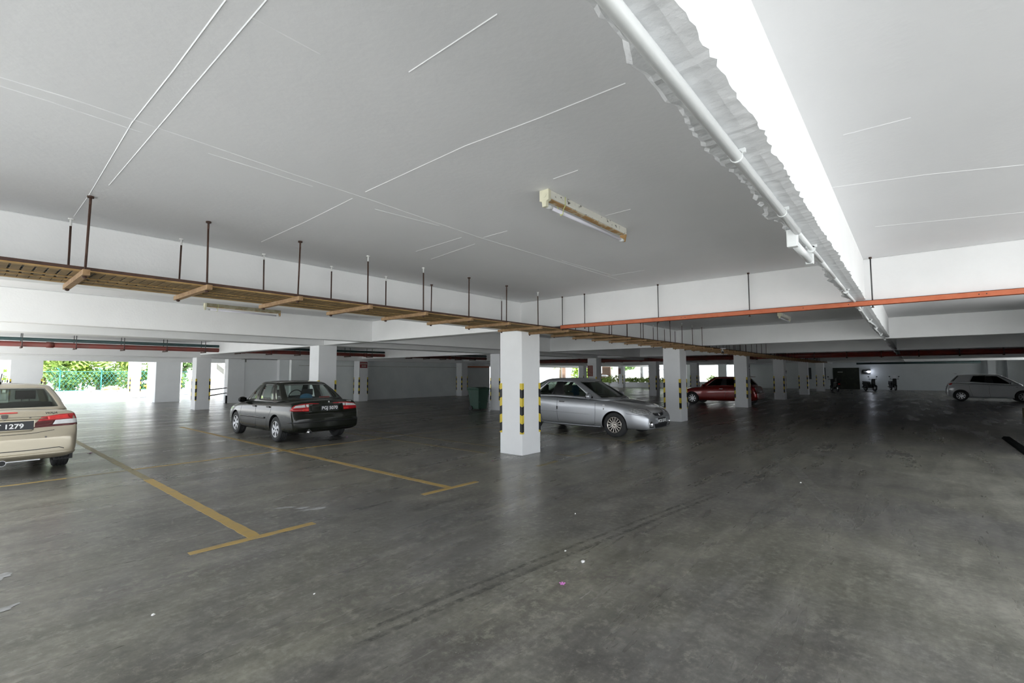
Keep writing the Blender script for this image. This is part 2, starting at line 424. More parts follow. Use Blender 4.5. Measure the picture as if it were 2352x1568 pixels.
# thin conduit lines and the door
dr = MB().box((55.96, 3.85, 0), (56.02, 5.95, 2.06)).box((55.94, 3.85, 0), (56.03, 3.93, 2.06)).box((55.94, 5.87, 0), (56.03, 5.95, 2.06)).box((55.94, 4.86, 0), (56.03, 4.94, 2.06))
for k in range(9): dr.box((55.945, 3.95, .15 + .21 * k), (55.965, 4.85, .18 + .21 * k)); dr.box((55.945, 4.95, .15 + .21 * k), (55.965, 5.86, .18 + .21 * k))
do = struct('door_1', dr, DOORM)
MB().box((55.90, 5.15, 1.62), (55.94, 5.55, 1.68)).build('door_notice', KERB, do)
for k, (y0, y1) in enumerate(((6.55, 7.1), (7.75, 8.6))):
    lv = MB().box((55.97, y0, .95), (56.01, y1, 2.1))
    for q in range(14): lv.box((55.93, y0, .97 + q * .08), (55.975, y1, 1.0 + q * .08))
    struct('window_%d' % (k + 1), lv, LOUV)

# painted bay lines, parts of the floor
def line(a, b, w, m=YLINE, z=.0025):
    a, b = Vector((a[0], a[1], 0)), Vector((b[0], b[1], 0)); d = (b - a).normalized(); n = Vector((-d.y, d.x, 0)) * w / 2
    L = (b - a).length; k = max(2, int(L / .12)); q = MB(); rr = random.Random(int(L * 100)); P = []
    for i in range(k + 1):
        c = a + d * L * i / k; e1, e2 = rr.uniform(-.006, .006), rr.uniform(-.006, .006)
        P.append(q.add([tuple(c + n + n.normalized() * e1 + Vector((0, 0, z))), tuple(c - n - n.normalized() * e2 + Vector((0, 0, z))), tuple(c - n - n.normalized() * e2), tuple(c + n + n.normalized() * e1)]))
    for A, B in zip(P, P[1:]):
        for j in range(4): q.face((A[j], B[j], B[(j + 1) % 4], A[(j + 1) % 4]))
    q.face(P[0]); q.face(P[-1][::-1])
    return q.build('bay_line', m, fl)
line((2.01, 5.0), (2.03, 8.9), .115); line((2.03, 8.9), (2.05, 17.5), .10, YLINEF)
line((1.45, 4.955), (2.59, 4.945), .085)
line((4.58, 5.02), (4.62, 17.0), .10); line((4.09, 4.985), (5.09, 4.965), .085)
line((-2, 9.95), (1.25, 9.98), .075); line((1.25, 9.98), (2.0, 10.0), .05, YLINEF); line((2.05, 10.02), (6.98, 10.07), .065)
line((7.0, 6.6), (7.0, 12.4), .085, YLINEF); line((7.72, 6.9), (7.72, 13.2), .075, YLINEF)
line((7.75, 10.03), (10.4, 10.03), .065, YLINEF)
line((6.58, 4.97), (7.2, 5.0), .085, YLINEF); line((7.8, 4.99), (8.4, 4.99), .06, YLINEF); line((7.8, 5.02), (7.8, 5.45), .06, YLINEF)
line((10.33, 5.0), (10.3, 10.0), .085, YLINEF); line((9.9, 4.99), (10.82, 5.0), .085, YLINEF)
line((12.95, 5.0), (12.95, 10.0), .085, YLINEF)
def stain(pts, m=STAIN):
    q = MB(); rr = random.Random(int(pts[0][0] * 77))
    for (cx, cy, rx, ry, an) in pts:
        c = q.add([(cx, cy, .003)]); n = 22; k = []
        for j in range(n):
            t = 2 * PI * j / n; s_ = rr.uniform(.55, 1.1); u, v = rx * s_ * math.cos(t), ry * s_ * math.sin(t)
            k += q.add([(cx + u * math.cos(an) - v * math.sin(an), cy + u * math.sin(an) + v * math.cos(an), .0022)])
        for j in range(n): q.face((c[0], k[j], k[(j + 1) % n]))
    return q.build('paint_stain', m, fl, fix=False)
stain([(2.66, 5.76, .17, .055, -.6), (2.85, 5.45, .19, .06, -.3), (2.78, 5.6, .1, .05, -.4)])
stain([(.31, 5.55, .10, .12, .2), (.28, 4.75, .16, .05, .4)])

def track(pts, w, m):
    q = MB(); P = []
    for i, p in enumerate(pts):
        a, b = Vector(pts[max(0, i - 1)]), Vector(pts[min(len(pts) - 1, i + 1)]); d = (b - a).normalized(); n = Vector((-d.y, d.x)) * w / 2
        P.append(q.add([(p[0] + n.x, p[1] + n.y, .0015), (p[0] - n.x, p[1] - n.y, .0015)]))
    for A, B in zip(P, P[1:]): q.face((A[0], A[1], B[1], B[0]))
    return q.build('tyre_track', m, fl, fix=False)
def curve(a, b, c, n=24): return [tuple(((1 - t) ** 2) * Vector(a) + 2 * t * (1 - t) * Vector(b) + t * t * Vector(c)) for t in [i / n for i in range(n + 1)]]
track(curve((1.6, 2.55), (3.2, 2.45), (6.5, 2.0)), .05, TYREM); track(curve((1.65, 2.66), (3.2, 2.56), (6.5, 2.1)), .04, TYREM)
track(curve((1.9, 1.15), (2.6, 1.2), (4.6, 1.05)), .10, TYREL); track(curve((5.2, .3), (9.5, 1.6), (12.6, 2.9)), .16, TYREL)
track(curve((5.8, .9), (9.0, 2.2), (13.6, 2.3)), .14, TYREL); track(curve((9.5, -.3), (10.6, 1.8), (14.0, 2.1)), .14, TYREL)

# ------------------------------------------------------------------ columns with corner guards
def guard_mesh():
    q = MB(); bands = [(1.39, 1.28), (1.28, 1.115), (1.115, .95), (.95, .785), (.785, .62), (.62, .455), (.455, .41)]
    w, t, d = .052, .006, .022
    for leg in (0, 1):
        for k, (z1, z0) in enumerate(bands):
            mi = 0 if k % 2 == 0 else 1
            a1 = z1 if k == 0 else z1 - d; a0 = z0 if k == len(bands) - 1 else z0 - d
            def P(u, z, o): return (u, -o, z) if leg == 0 else (-o, u, z)
            i = q.add([P(-t, z1 if k == 0 else a1, t), P(w, z1, t), P(w, z0, t), P(-t, a0, t), P(-t, a1, 0), P(w, z1, 0), P(w, z0, 0), P(-t, a0, 0)])
            for f in ((0, 1, 2, 3), (1, 5, 6, 2), (4, 7, 6, 5)): q.face([i[j] for j in f], mi)
            if k == 0: q.face([i[j] for j in (0, 4, 5, 1)], mi)
            if k == len(bands) - 1: q.face([i[j] for j in (3, 2, 6, 7)], mi)
    return q.mesh('corner_guard', [YEL, BLK], fix=False)
GM = guard_mesh()
def column(x, y, label, wx=.585, wy=.565, top=None, guards=True, m=WHITE, z0=0.):
    t = top or BZ
    root = empty('column', (x, y, z0), 0, label, 'column', 'concrete columns of the car park')
    MB().box((0, 0, 0), (wx, wy, t - z0)).build('shaft', m, root, bevel=.008)
    if guards:
        for px, py, a in ((0, 0, 0), (wx, 0, 90), (wx, wy, 180), (0, wy, 270)):
            g = link('corner_guard', GM, root); g.location = (px, py, 0); g.rotation_euler = (0, 0, R(a))
    return root
cx = lambda i: X0 + SX * i
column(cx(0), YC, 'nearest square white column in the middle with yellow and black corner strips')
column(cx(1), YC, 'white column with a grey scrape just in front of the silver car nose')
column(cx(2), YC, 'white column with a vertical white notice, hiding part of the red car')
column(cx(3), YC, 'white column just behind the tail of the red car')
column(cx(4), YC, 'slim distant white column between the red car and the louvred wall')
column(cx(5), YC, 'dim farthest column standing against the dark louvres')
column(cx(0), YK, 'white column standing behind the black sedan roof')
column(cx(1), YK, 'white column beside the green wheelie bin, half behind the nearest column')
column(cx(2), YK, 'grey column with a large red brown notice behind the silver car roof')
column(cx(3), YK, 'shaded column behind the silver car bonnet, without any notice')
column(cx(4), YK, 'shaded column half hidden behind the nose of the red car')
column(cx(0), YL, 'white column with the black handrail beside it at left', top=2.345)
column(cx(1), YL, 'white column against the grey wall carrying a small red sign', top=2.345)
column(cx(2), YL, 'plain white column standing alone before the grey left wall', top=2.345)
column(cx(4), YL, 'pale column edge just left of the column with the large notice', top=2.345)
column(cx(5), YL, 'distant column with a small red brown notice by the bright planter', top=2.345)
column(7.65, 33.0, 'wide white pier between the garden view and the handrail column', wx=1.2, wy=.5, top=2.32, guards=False)
column(1.92, 33.0, 'wide pale pier rising behind the gold sedan roof', wx=1.12, wy=.5, top=2.32, guards=True)
column(8.05, 41.0, 'white column with corner strips standing in front of the garden', wx=.62, wy=.6, top=3.6)
column(8.45, 37.6, 'narrow white column directly left of the wide pier', wx=.3, wy=.8, top=3.4, guards=False)
column(9.95, 28.85, 'broad grey pier left of the black sedan windscreen', wx=.85, wy=.5, top=2.42, guards=False)
column(11.3, 44, 'sunlit white column seen through the gap left of the handrail column', wx=.6, wy=.6, top=3.6)
column(11.35, 36.0, 'white column seen behind the handrail', wx=.35, wy=.35, top=3.4, guards=False)
column(12.5, 36.6, 'slim white column under the sloping stair behind the handrail', wx=.22, wy=.4, top=3.4, guards=False)
for k, (xx, w) in enumerate(((1.15, .55), (1.86, .38), (2.45, .5))):
    column(xx, 43.0 + .6 * k, ['leftmost bright white column at the picture edge', 'bright white column second from the left edge', 'bright white column touching the wide pale pier'][k], wx=w, wy=.4, top=3.6)
# outer round post by the planter
q = empty('column', (56.8, 26.25, 0), 0, 'slim round post with dotted strip standing by the planter', 'column')
MB().tube((0, 0, 0), (0, 0, 3.2), .2, 16).build('shaft', WHITE, q)
g = MB()
for k in range(4): g.box((-.215, -.05, .75 + .22 * k), (-.19, .05, .86 + .22 * k))
g.build('corner_guard', BLK, q)

# scrape marks on the second column
sc = MB().box((cx(1) - .0015, YC + .02, .40), (cx(1), YC + .10, .72)).box((cx(1) - .0015, YC + .0, .08), (cx(1), YC + .03, .30))
sc.build('scrape_mark', KERB, [o for o in COL.objects if o.get('label', '').startswith('white column with a grey scrape')][0])

# ------------------------------------------------------------------ notices
def strokes(q, y0, y1, z0, z1, x, rows, rnd, t=.004):
    """illegible lines of pale lettering: short separate strokes"""
    h = (z1 - z0) / rows
    for r_ in range(rows):
        y = y1
        while y > y0 + .01:
            w = rnd.uniform(.012, .03); w = min(w, y - y0)
            if rnd.random() < .82: q.box((x - t, y - w, z0 + h * (r_ + .22)), (x, y, z0 + h * (r_ + rnd.uniform(.62, .8))))
            y -= w + .012
def sign(x, y0, y1, z0, z1, rows, label, m, name='wall_sign'):
    t = empty(name, (x, (y0 + y1) / 2, z0), 0, label, 'sign')
    c = (y0 + y1) / 2
    MB().box((-.012, y0 - c, 0), (0, y1 - c, z1 - z0)).build('sign_board', m, t)
    q = MB(); strokes(q, y0 - c + .05, y1 - c - .05, .05, z1 - z0 - .04, -.012, rows, random.Random(rows))
    q.build('lettering', SIGNL, t)
    return t

sign(cx(2), 13.92, 14.27, 1.42, 2.03, 7, 'large red brown notice on the grey column behind the silver car', SIGNB)
sign(cx(5), 24.90, 25.20, 1.52, 2.13, 5, 'small red brown notice on the distant column by the planter', SIGNB)
t = empty('wall_sign', (15.72, YL, 1.94), 0, 'red sign with two rows of pale lettering on the column by the grey wall', 'sign')
MB().box((-.24, -.014, 0), (.25, 0, .36)).build('sign_board', SIGNR, t)
q = MB()
for zz, x0, x1 in ((.20, -.21, .22), (.05, -.14, .17)):
    x = x0; rr = random.Random(4)
    while x < x1:
        w = rr.uniform(.02, .045); q.box((x, -.018, zz), (min(x + w, x1), -.014, zz + .11)); x += w + .014
q.build('lettering', SIGNL, t)
t = empty('notice', (24.13, YC, 1.36), 0, 'tall narrow white paper notice with dark marks, on the column by the red car tail', 'notice')
MB().box((-.12, -.005, 0), (.13, 0, .68)).build('paper', PAPER, t)
q = MB(); rr = random.Random(11)
for k in range(8):
    if k in (5,): continue
    z0 = .06 + .075 * k; q.box((-.08 + rr.uniform(0, .04), -.008, z0), (.08 - rr.uniform(0, .04), -.005, z0 + rr.uniform(.025, .05)))
q.build('lettering', INK, t)
t = empty('notice', (32.55, YC, 1.55), 0, 'tiny dark marked notice on the column behind the red car', 'notice')
MB().box((-.2, -.006, 0), (.2, 0, .2)).build('paper', PAPER, t)
MB().box((-.12, -.01, .10), (.14, -.006, .15)).box((-.14, -.01, .03), (.1, -.006, .06)).build('lettering', INK, t)

# ------------------------------------------------------------------ cable tray on its trapeze hangers
TX0, TX1 = -2.0, 44.0
t = empty('cable_tray', (TX0, 5.375, 2.40), 0, 'long rusty brown perforated cable tray hanging across the ceiling', 'cable tray')
L_ = TX1 - TX0
q = MB()
for y in (-.385, .385): q.box((0, y - .006, .008), (L_, y + .006, .034))
q.build('side_rail', ROD, t)
q = MB().box((0, -.392, 0), (L_, -.335, .008)).box((0, .335, 0), (L_, .392, .008)).box((0, -.03, -.003), (L_, -.012, .009)).box((0, .14, -.003), (L_, .155, .009))
q.build('rail_lip', RUSTL, t)
q = MB(); k = 0; x = .02
while x < L_:
    q.box((x, -.335, .001), (min(x + .053, L_), -.03, .008)); q.box((x + .012, -.012, .0005), (min(x + .06, L_), .14, .0075)); q.box((x, .155, .001), (min(x + .062, L_), .335, .008)); x += .068 if x < 14 else .09
q.build('perforated_bottom', RUST, t)
q = MB()
for k in range(9): q.tube((0, -.32 + .08 * k, .028), (L_, -.32 + .08 * k, .028), .022 if k % 2 else .017, 6)
cb = q.build('cable', CABLE, t)
def near_beam(x):
    f = ((x - X0) / SX) % 1 * SX
    return .08 < f < .52
n = 0; x = .655
proto = None
while x < 43.5:
    xx = x
    if near_beam(xx): xx += .0
    lab = '%s rusty trapeze hanger from the left, carrying the brown cable tray' % ORD[n]
    top = BZ if near_beam(xx) else CH
    g = empty('trapeze_hanger', (xx, 5.37, 2.355), 0, lab, 'hanger', 'trapeze hangers under the cable tray')
    MB().box((-.022, -.50, 0), (.022, .50, .043)).build('crossbar', RUSTB, g)
    rr = random.Random(n)
    for y in (-.425, .425):
        le = rr.uniform(-.012, .012); h = top - 2.355
        r_ = MB().tube((0, y, -.02), (le, y, h - .07), .0085, 8).build('threaded_rod', ROD, g)
        MB().tube((le, y, h - .07), (le, y, h), .009, 8).tube((le, y, h - .014), (le, y, h), .022, 10).build('rod_end', RODW if rr.random() < .7 else ROD, r_)
        MB().tube((0, y, -.016), (0, y, -.002), .017, 6).build('nut', ROD, r_)
    n += 1; x += .847

# ------------------------------------------------------------------ orange channel along the first cross beam
t = empty('steel_channel', (7.25, 4.92, 2.40), 0, 'straight orange painted steel channel hung below the near cross beam', 'channel')
y1 = -8.0
q = MB().box((-.02, y1, 0), (-.015, 0, .066)).box((-.02, y1, 0), (.02, 0, .005)).box((-.02, y1, .061), (.02, 0, .066))
q.build('channel_body', ORANGE, t)
q = MB()
for yy in (-1.0, -1.07, -2.24, -2.30, -3.86, -4.35, -5.52, -5.58): q.tube((-.0215, yy, .034), (-.0195, yy, .034), .006, 8)
q.build('bolt_hole', BLK, t)
for k, yy in enumerate((4.885, 4.41, 3.05, 1.715, .33, -1.05, -2.4)):
    g = empty('threaded_hanger', (7.25, yy, 2.385), 0, '%s thin rod from the left, holding up the orange channel' % ORD[k], 'hanger', 'rods of the orange channel')
    MB().tube((0, 0, -.01), (0, 0, CH - 2.385), .0075, 8).build('threaded_rod', RODG, g)
    MB().tube((0, 0, -.012), (0, 0, .0), .014, 6).build('nut', ROD, g)
    MB().tube((0, 0, CH - 2.385 - .02), (0, 0, CH - 2.385), .016, 8).build('ceiling_anchor', ROD, g)

# ------------------------------------------------------------------ pipes deeper in
t = empty('water_pipe', (30.6, -6.95, 2.53), 0, 'thick glossy red pipe crossing the car park beyond the second bay', 'pipe')
MB().tube((0, 0, 0), (0, 30.5, 0), .13, 20).build('pipe_run', REDP, t)
q = MB()
for y in range(2, 30, 6): q.tube((0, y, 0), (0, y + .18, 0), .15, 20)
q.build('coupling', REDP, t)
t = empty('water_pipe', (30.05, 7.2, 2.50), 0, 'dark grimy pipe running beside the thick red pipe', 'pipe')
MB().tube((0, 0, 0), (0, 22, 0), .09, 16).box((-.12, 0, -.13), (.12, 22, -.10)).build('pipe_run', DKRED, t)
for k in range(16):
    yy = -3.2 + 1.45 * k
    g = empty('threaded_hanger', (30.6, yy, 2.38), 0, 'thin rod pair above the thick red pipe crossing the far bays', 'hanger', 'rods of the thick red pipe')
    MB().tube((-.15, 0, 0), (-.15, 0, CH - 2.38), .011, 6).tube((.15, 0, 0), (.15, 0, CH - 2.38), .011, 6).build('threaded_rod', RODG, g)
    MB().box((-.18, -.025, -.02), (.18, .025, .02)).build('crossbar', ROD, g)
PY, PZ = 22.4, 2.60
t = empty('water_pipe', (-1.4, PY, PZ), 0, 'long dark red pipe running before the left garden openings', 'pipe')
MB().tube((0, 0, 0), (28.4, 0, 0), .085, 16).build('pipe_run', DKRED, t)
q = MB()
for k in range(5): q.tube((3.5 + 6.1 * k, 0, 0), (3.68 + 6.1 * k, 0, 0), .10, 16)
q.build('coupling', DKRED, t)
t = empty('water_pipe', (-1.4, PY - .02, PZ + .165), 0, 'dark green pipe lying above the long dark red pipe', 'pipe')
MB().tube((0, 0, 0), (28.4, 0, 0), .055, 14).build('pipe_run', GREENP, t)
for k in range(21):
    xx = .2 + 1.32 * k
    if near_beam(xx): xx += .6
    g = empty('threaded_hanger', (xx, PY + .12, PZ - .13), 0, '%s rod pair from the left above the long dark red pipe' % ORD[k], 'hanger', 'rods of the long dark red pipe')
    h = CH - PZ + .13
    MB().tube((0, -.25, 0), (0, -.25, h), .012, 6).tube((0, .25, 0), (0, .25, h), .012, 6).build('threaded_rod', RODG, g)
    MB().box((-.02, -.3, 0), (.02, .3, .04)).build('crossbar', ROD, g)
t = empty('water_pipe', (50, -4.0, 2.36), 0, 'dark green pipe run high before the far wall with parked scooters', 'pipe')
MB().tube((0, 0, 0), (0, 7.6, 0), .08, 12).tube((0, 0, .16), (0, 3.2, .16), .06, 12).build('pipe_run', GREENP, t)
q = MB()
for y in (.4, 2.6, 4.4, 6.6): q.box((-.02, y, -.09), (.02, y + .03, .64))
q.build('bracket', STEELD, t)

# ------------------------------------------------------------------ white conduit and lamp under the narrow beam
t = empty('conduit_pipe', (-2.2, .505, 2.455), 0, 'white conduit pipe fixed along the underside of the narrow beam', 'pipe')
q = MB().tube((0, 0, 0), (5.55, 0, 0), .022, 14)
q.path([(5.55, 0, 0), (6.6, 0, .004), (7.4, .0, .0), (8.6, .008, .01), (9.9, 0, .012), (11.5, .02, .014)], .014, 12)
for k in range(12): q.path([(11.5 + 2 * k, .02 - .035 * (k % 2), .014), (12.5 + 2 * k, .02 + .012 * (k % 3), .014), (13.5 + 2 * k, .02 - .035 * ((k + 1) % 2), .014)], .014, 8)
q.build('conduit_run', CONDUIT, t)
q = MB()
for x in (4.22, 5.1, 6.1, 8.4, 10.3, 12.2, 14.0, 16.0, 18.0): q.box((x - .008, -.034, .010), (x + .008, .034, .028)); q.tube((x - .008, 0, 0), (x + .008, 0, 0), .0245, 14)
q.build('pipe_clip', CONDUIT, t)
t = empty('ceiling_tube_lamp', (3.36, .535, 2.40), 0, 'short white painted tube lamp beside the white conduit under the narrow beam', 'lamp')
MB().tube((.03, 0, 0), (.66, 0, 0), .024, 14).build('tube', CONDUIT, t)
MB().box((-.015, -.03, -.035), (.035, .03, .075)).build('end_holder', CONDUIT, t, bevel=.006)
MB().box((.64, -.026, -.028), (.68, .026, .075)).build('end_holder', CONDUIT, t, bevel=.006)

# ------------------------------------------------------------------ battens on the ceiling
def batten(x, y, z, L, label, old=True, rz=0., hm=None):
    t = empty('ceiling_light', (x, y, z), rz, label, 'light fitting', 'tube lights on the ceiling')
    w = .036
    MB().prism([(-w, 0), (-w, -.062), (w, -.062), (w, 0)], 'x', .03, L).build('housing', hm or BATTEN, t, bevel=.004)
    MB().box((.06, -.024, -.070), (L - .05, .024, -.062)).build('gear_cover', BATRUST if old else BATTEN, t)
    e = MB().prism([(-.044, .0), (-.044, -.085), (-.022, -.092), (-.018, -.135), (.018, -.135), (.022, -.092), (.044, -.085), (.044, 0)], 'x', 0, .034).build('end_cap', CREAM, t, bevel=.004)
    MB().tube((-.002, -.004, -.045), (0, -.004, -.045), .018, 16).build('knockout', CREAM, e)
    MB().prism([(-.03, .0), (-.03, -.072), (-.016, -.128), (.016, -.128), (.03, -.072), (.03, 0)], 'x', L - .012, L + .012).build('end_cap', CREAM if not old else BATRUST, t)
    tb = MB().tube((.10, 0, -.118), (L - .07, 0, -.118), .0145, 14).build('tube', TUBE, t)
    MB().tube((.034, 0, -.118), (.10, 0, -.118), .017, 14).tube((L - .07, 0, -.118), (L - .012, 0, -.118), .017, 14).build('tube_cap', CONDUIT, tb)
    if old:
        tw = MB(); tx = .24
        tw.path([(tx, -.039, 0), (tx, -.039, -.065), (tx, -.018, -.10), (tx, -.012, -.137), (tx + .004, .012, -.137), (tx, .02, -.10), (tx, .039, -.065), (tx, .039, 0)], .0035, 6)
        tw.path([(tx, 0, -.137), (tx - .02, -.01, -.152)], .003, 6)
        tw.build('wire_tie', TIE, t)
    return t
batten(2.90, 2.115, CH, 1.32, 'flaking rusty tube light on the near ceiling beside the narrow beam')
batten(3.22, 10.72, CH, 1.5, 'brownish tube light on the second bay ceiling at left', rz=R(2), hm=BATD)
batten(12.55, 2.33, CH, 1.2, 'small distant tube light on the ceiling beyond the orange channel', old=False)
batten(22.0, -1.4, CH, 1.2, 'faint pale tube light on the dim ceiling above the white car', old=False, rz=R(90))

# ------------------------------------------------------------------ camera, lamp and far-wall things
t = empty('security_camera', (16.8, 4.86, 2.33), R(200), 'small white dome camera hung on the cable tray', 'camera')
MB().box((-.05, -.06, .06), (.05, .10, .085)).tube((0, 0, .0), (0, 0, .06), .018, 10).build('ceiling_mount', CONDUIT, t)
MB().tube((-.05, 0, 0), (.09, .0, -.05), .04, 14).build('camera_body', CONDUIT, t)
MB().ball((.10, 0, -.055), .036, 12, 8).build('lens', TRIMB, t)
t = empty('wall_lamp', (56.0, 3.12, 1.66), 0, 'glowing lamp with a dark hood on the far wall beside the dark door', 'lamp')
MB().box((-.10, -.12, -.20), (0, .50, .16)).build('backplate', BLK, t)
MB().prism([(-.34, .14), (-.02, .22), (-.02, .18), (-.34, .10)], 'y', -.15, .5).build('hood', STEELD, t)
MB().ball((-.22, -.02, .02), (.11, .14, .11), 14, 10).build('bulb', LAMPON, t)
MB().tube((-.2, .08, .02), (-.15, .38, .02), .05, 10).build('arm', CONDUIT, t)
li = bpy.data.lights.new('wall_lamp_light', 'POINT'); li.energy = 3; li.color = (.78, .85, 1.); li.shadow_soft_size = .12
lo = bpy.data.objects.new('wall_lamp_light', li); COL.objects.link(lo); lo.location = (55.35, 2.9, 1.6)

# green wheelie bin
t = empty('wheelie_bin', (15.0, 14.55, 0), R(0), 'dark green wheelie bin behind the second row column', 'bin')
q = MB(); w0, w1, h = .25, .33, .92
A = q.add([(-w0, -w0, .06), (w0, -w0, .06), (w0, w0, .06), (-w0, w0, .06)]); B = q.add([(-w1, -w1, h), (w1, -w1, h), (w1, w1, h), (-w1, w1, h)])
q.face(A[::-1]); q.face(B)
for k in range(4): q.face((A[k], A[(k + 1) % 4], B[(k + 1) % 4], B[k]))
q.box((-.35, -.35, .86), (.35, .35, .92))
q.build('bin_body', BINP, t, bevel=.02)
MB().prism([(-.37, .925), (-.37, .95), (-.1, 1.0), (.30, .99), (.37, .95), (.37, .925)], 'x', -.36, .36).build('lid', BINP, t, bevel=.012)
MB().tube((-.28, .38, .96), (.28, .38, .96), .018, 10).build('handle', BINP, t)
for s_ in (-1, 1): MB().tube((s_ * .27, .18, .1), (s_ * .32, .18, .1), .1, 18).build('wheel', RUBBER, t)
MB().box((-.26, -.335, .36), (.26, -.28, .39)).build('rim_band', BINP, t)

# black pipe handrail between the first garden column and the grey pier
t = empty('handrail', (7.8, 25.3, 0), 0, 'low black two-bar handrail between the white column and the grey pier', 'railing')
q = MB()
for z in (.56, .84): q.tube((.0, .0, z), (2.15, 3.7, z), .028, 10)
q.build('rail_bar', STEELD, t)
MB().box((2.08, 3.55, 0), (2.16, 3.65, .42)).build('post', STEELD, t)
MB().box((.02, .05, 0), (.08, .12, .95)).build('post', STEELD, t)
# stair soffit seen beyond the handrail
struct('stair_underside', MB().prism([(11.3, 2.95), (12.9, 1.55), (12.9, 1.85), (11.55, 3.05)], 'y', 36.9, 38.2), KERB)
t = empty('vent_grille', (10.75, 28.9, 2.27), 0, 'small grey grille above the bright white wall panel', 'vent')
q = MB().box((-.12, -.03, 0), (.14, 0, .17)); q.build('frame', KERB, t)
q = MB()
for k in range(4): q.box((-.1, -.04, .025 + .036 * k), (.12, -.03, .04 + .036 * k))
q.build('slat', STEELD, t)
# thin conduit on the grey wall
t = empty('wall_conduit', (12.1, 25.55, 2.06), 0, 'thin wire conduit running along the top of the grey wall', 'pipe')
MB().tube((.2, -.02, 0), (15.2, -.02, -.03), .012, 8).build('conduit_run', KERB, t)
q = MB()
for x in (1.9, 7.4, 12): q.box((x, -.05, -.05), (x + .1, 0, .05))
q.build('junction_box', CONDUIT, t)
t = empty('steel_channel', (24.2, 24.9, 2.06), 0, 'short orange brown channel on the grey wall beside the lone column', 'channel')
MB().box((.6, .55, 0), (3.2, .64, .10)).build('channel_body', ORANGE, t)

# dim brown kerb block and rubber strip at the right edge
t = empty('kerb_block', (21.2, -2.9, 0), 0, 'low brown concrete block at the dim right edge of the floor', 'kerb')
MB().box((-.6, -1.6, 0), (3.2, 0, .34)).build('block', BROWNB, t, bevel=.02)
t = empty('kerb_strip', (13.2, -1.66, 0), 0, 'dark rubber strip lying on the floor at the right edge', 'kerb')
MB().prism([(-.09, 0), (-.05, .05), (.05, .05), (.09, 0)], 'x', 0, 3.2).build('strip', RUBK, t)

# little things lying on the floor
def petal(x, y, z, m, label, s, cat='flower', name='fallen_flower', n=5):
    t = empty(name, (x, y, z), random.uniform(0, 6), label, cat)
    for k in range(n):
        a = 2 * PI * k / n + random.uniform(-.3, .3); q = MB()
        pts = [(0, 0, .004), (.4, .22, .25), (.85, .25, .4), (1.05, 0, .28), (.85, -.25, .36), (.4, -.22, .22)]
        i = q.add([((p[0] * math.cos(a) - p[1] * math.sin(a)) * s, (p[0] * math.sin(a) + p[1] * math.cos(a)) * s, p[2] * s) for p in pts])
        j = q.add([(q.v[w][0], q.v[w][1], q.v[w][2] + .0015) for w in i])
        q.face(i[::-1]); q.face(j)
        for w in range(6): q.face((i[w], i[(w + 1) % 6], j[(w + 1) % 6], j[w]))
        q.build('petal', m, t, fix=False)
    MB().tube((0, 0, 0), (0, 0, .3 * s), .12 * s, 8).build('flower_centre', m, t)
petal(3.05, 2.08, .0, PETALP, 'bright pink fallen flower on the open floor in front', .026)
petal(1.92, 12.7, .0, PETALM, 'dark magenta fallen flower beside the gold sedan', .045)
petal(6.53, 10.91, .0, PETALP, 'pale lilac fallen flower behind the black sedan', .03)
petal(6.45, 5.9, .0, PETALM, 'tiny dark magenta petal just left of the nearest column', .02)
def scrap(x, y, s, label, name='paper_scrap', cat='litter'):
    rr = random.Random(int(x * 31 + y * 7)); n = 7
    q = MB(); A = q.add([(s * math.cos(2 * PI * k / n) * rr.uniform(.5, 1), s * .7 * math.sin(2 * PI * k / n) * rr.uniform(.5, 1), 0) for k in range(n)])
    B = q.add([(q.v[i][0] * .7, q.v[i][1] * .7, s * rr.uniform(.3, .6)) for i in A])
    q.face(A[::-1]); q.face(B)
    for k in range(n): q.face((A[k], A[(k + 1) % n], B[(k + 1) % n], B[k]))
    o = q.build(name, SCRAP); o.location = (x, y, 0); return tag(o, label, cat, 'white specks of litter on the floor')
scrap(1.78, 3.37, .012, 'small round white pebble on the floor at front left', 'pebble', 'pebble')
scrap(4.64, 2.98, .016, 'white paper speck on the floor right of the column reflection')
scrap(3.63, 2.44, .015, 'white paper speck lying just behind the pink flower')
scrap(3.52, 2.19, .03, 'white crumpled scrap right of the pink flower')
scrap(.95, 3.9, .016, 'white paper speck at the far left of the front floor')
scrap(8.0, 1.3, .02, 'white paper speck alone on the open floor at right')
scrap(24.4, 7.9, .05, 'white litter lying beside the front wheel of the red car')

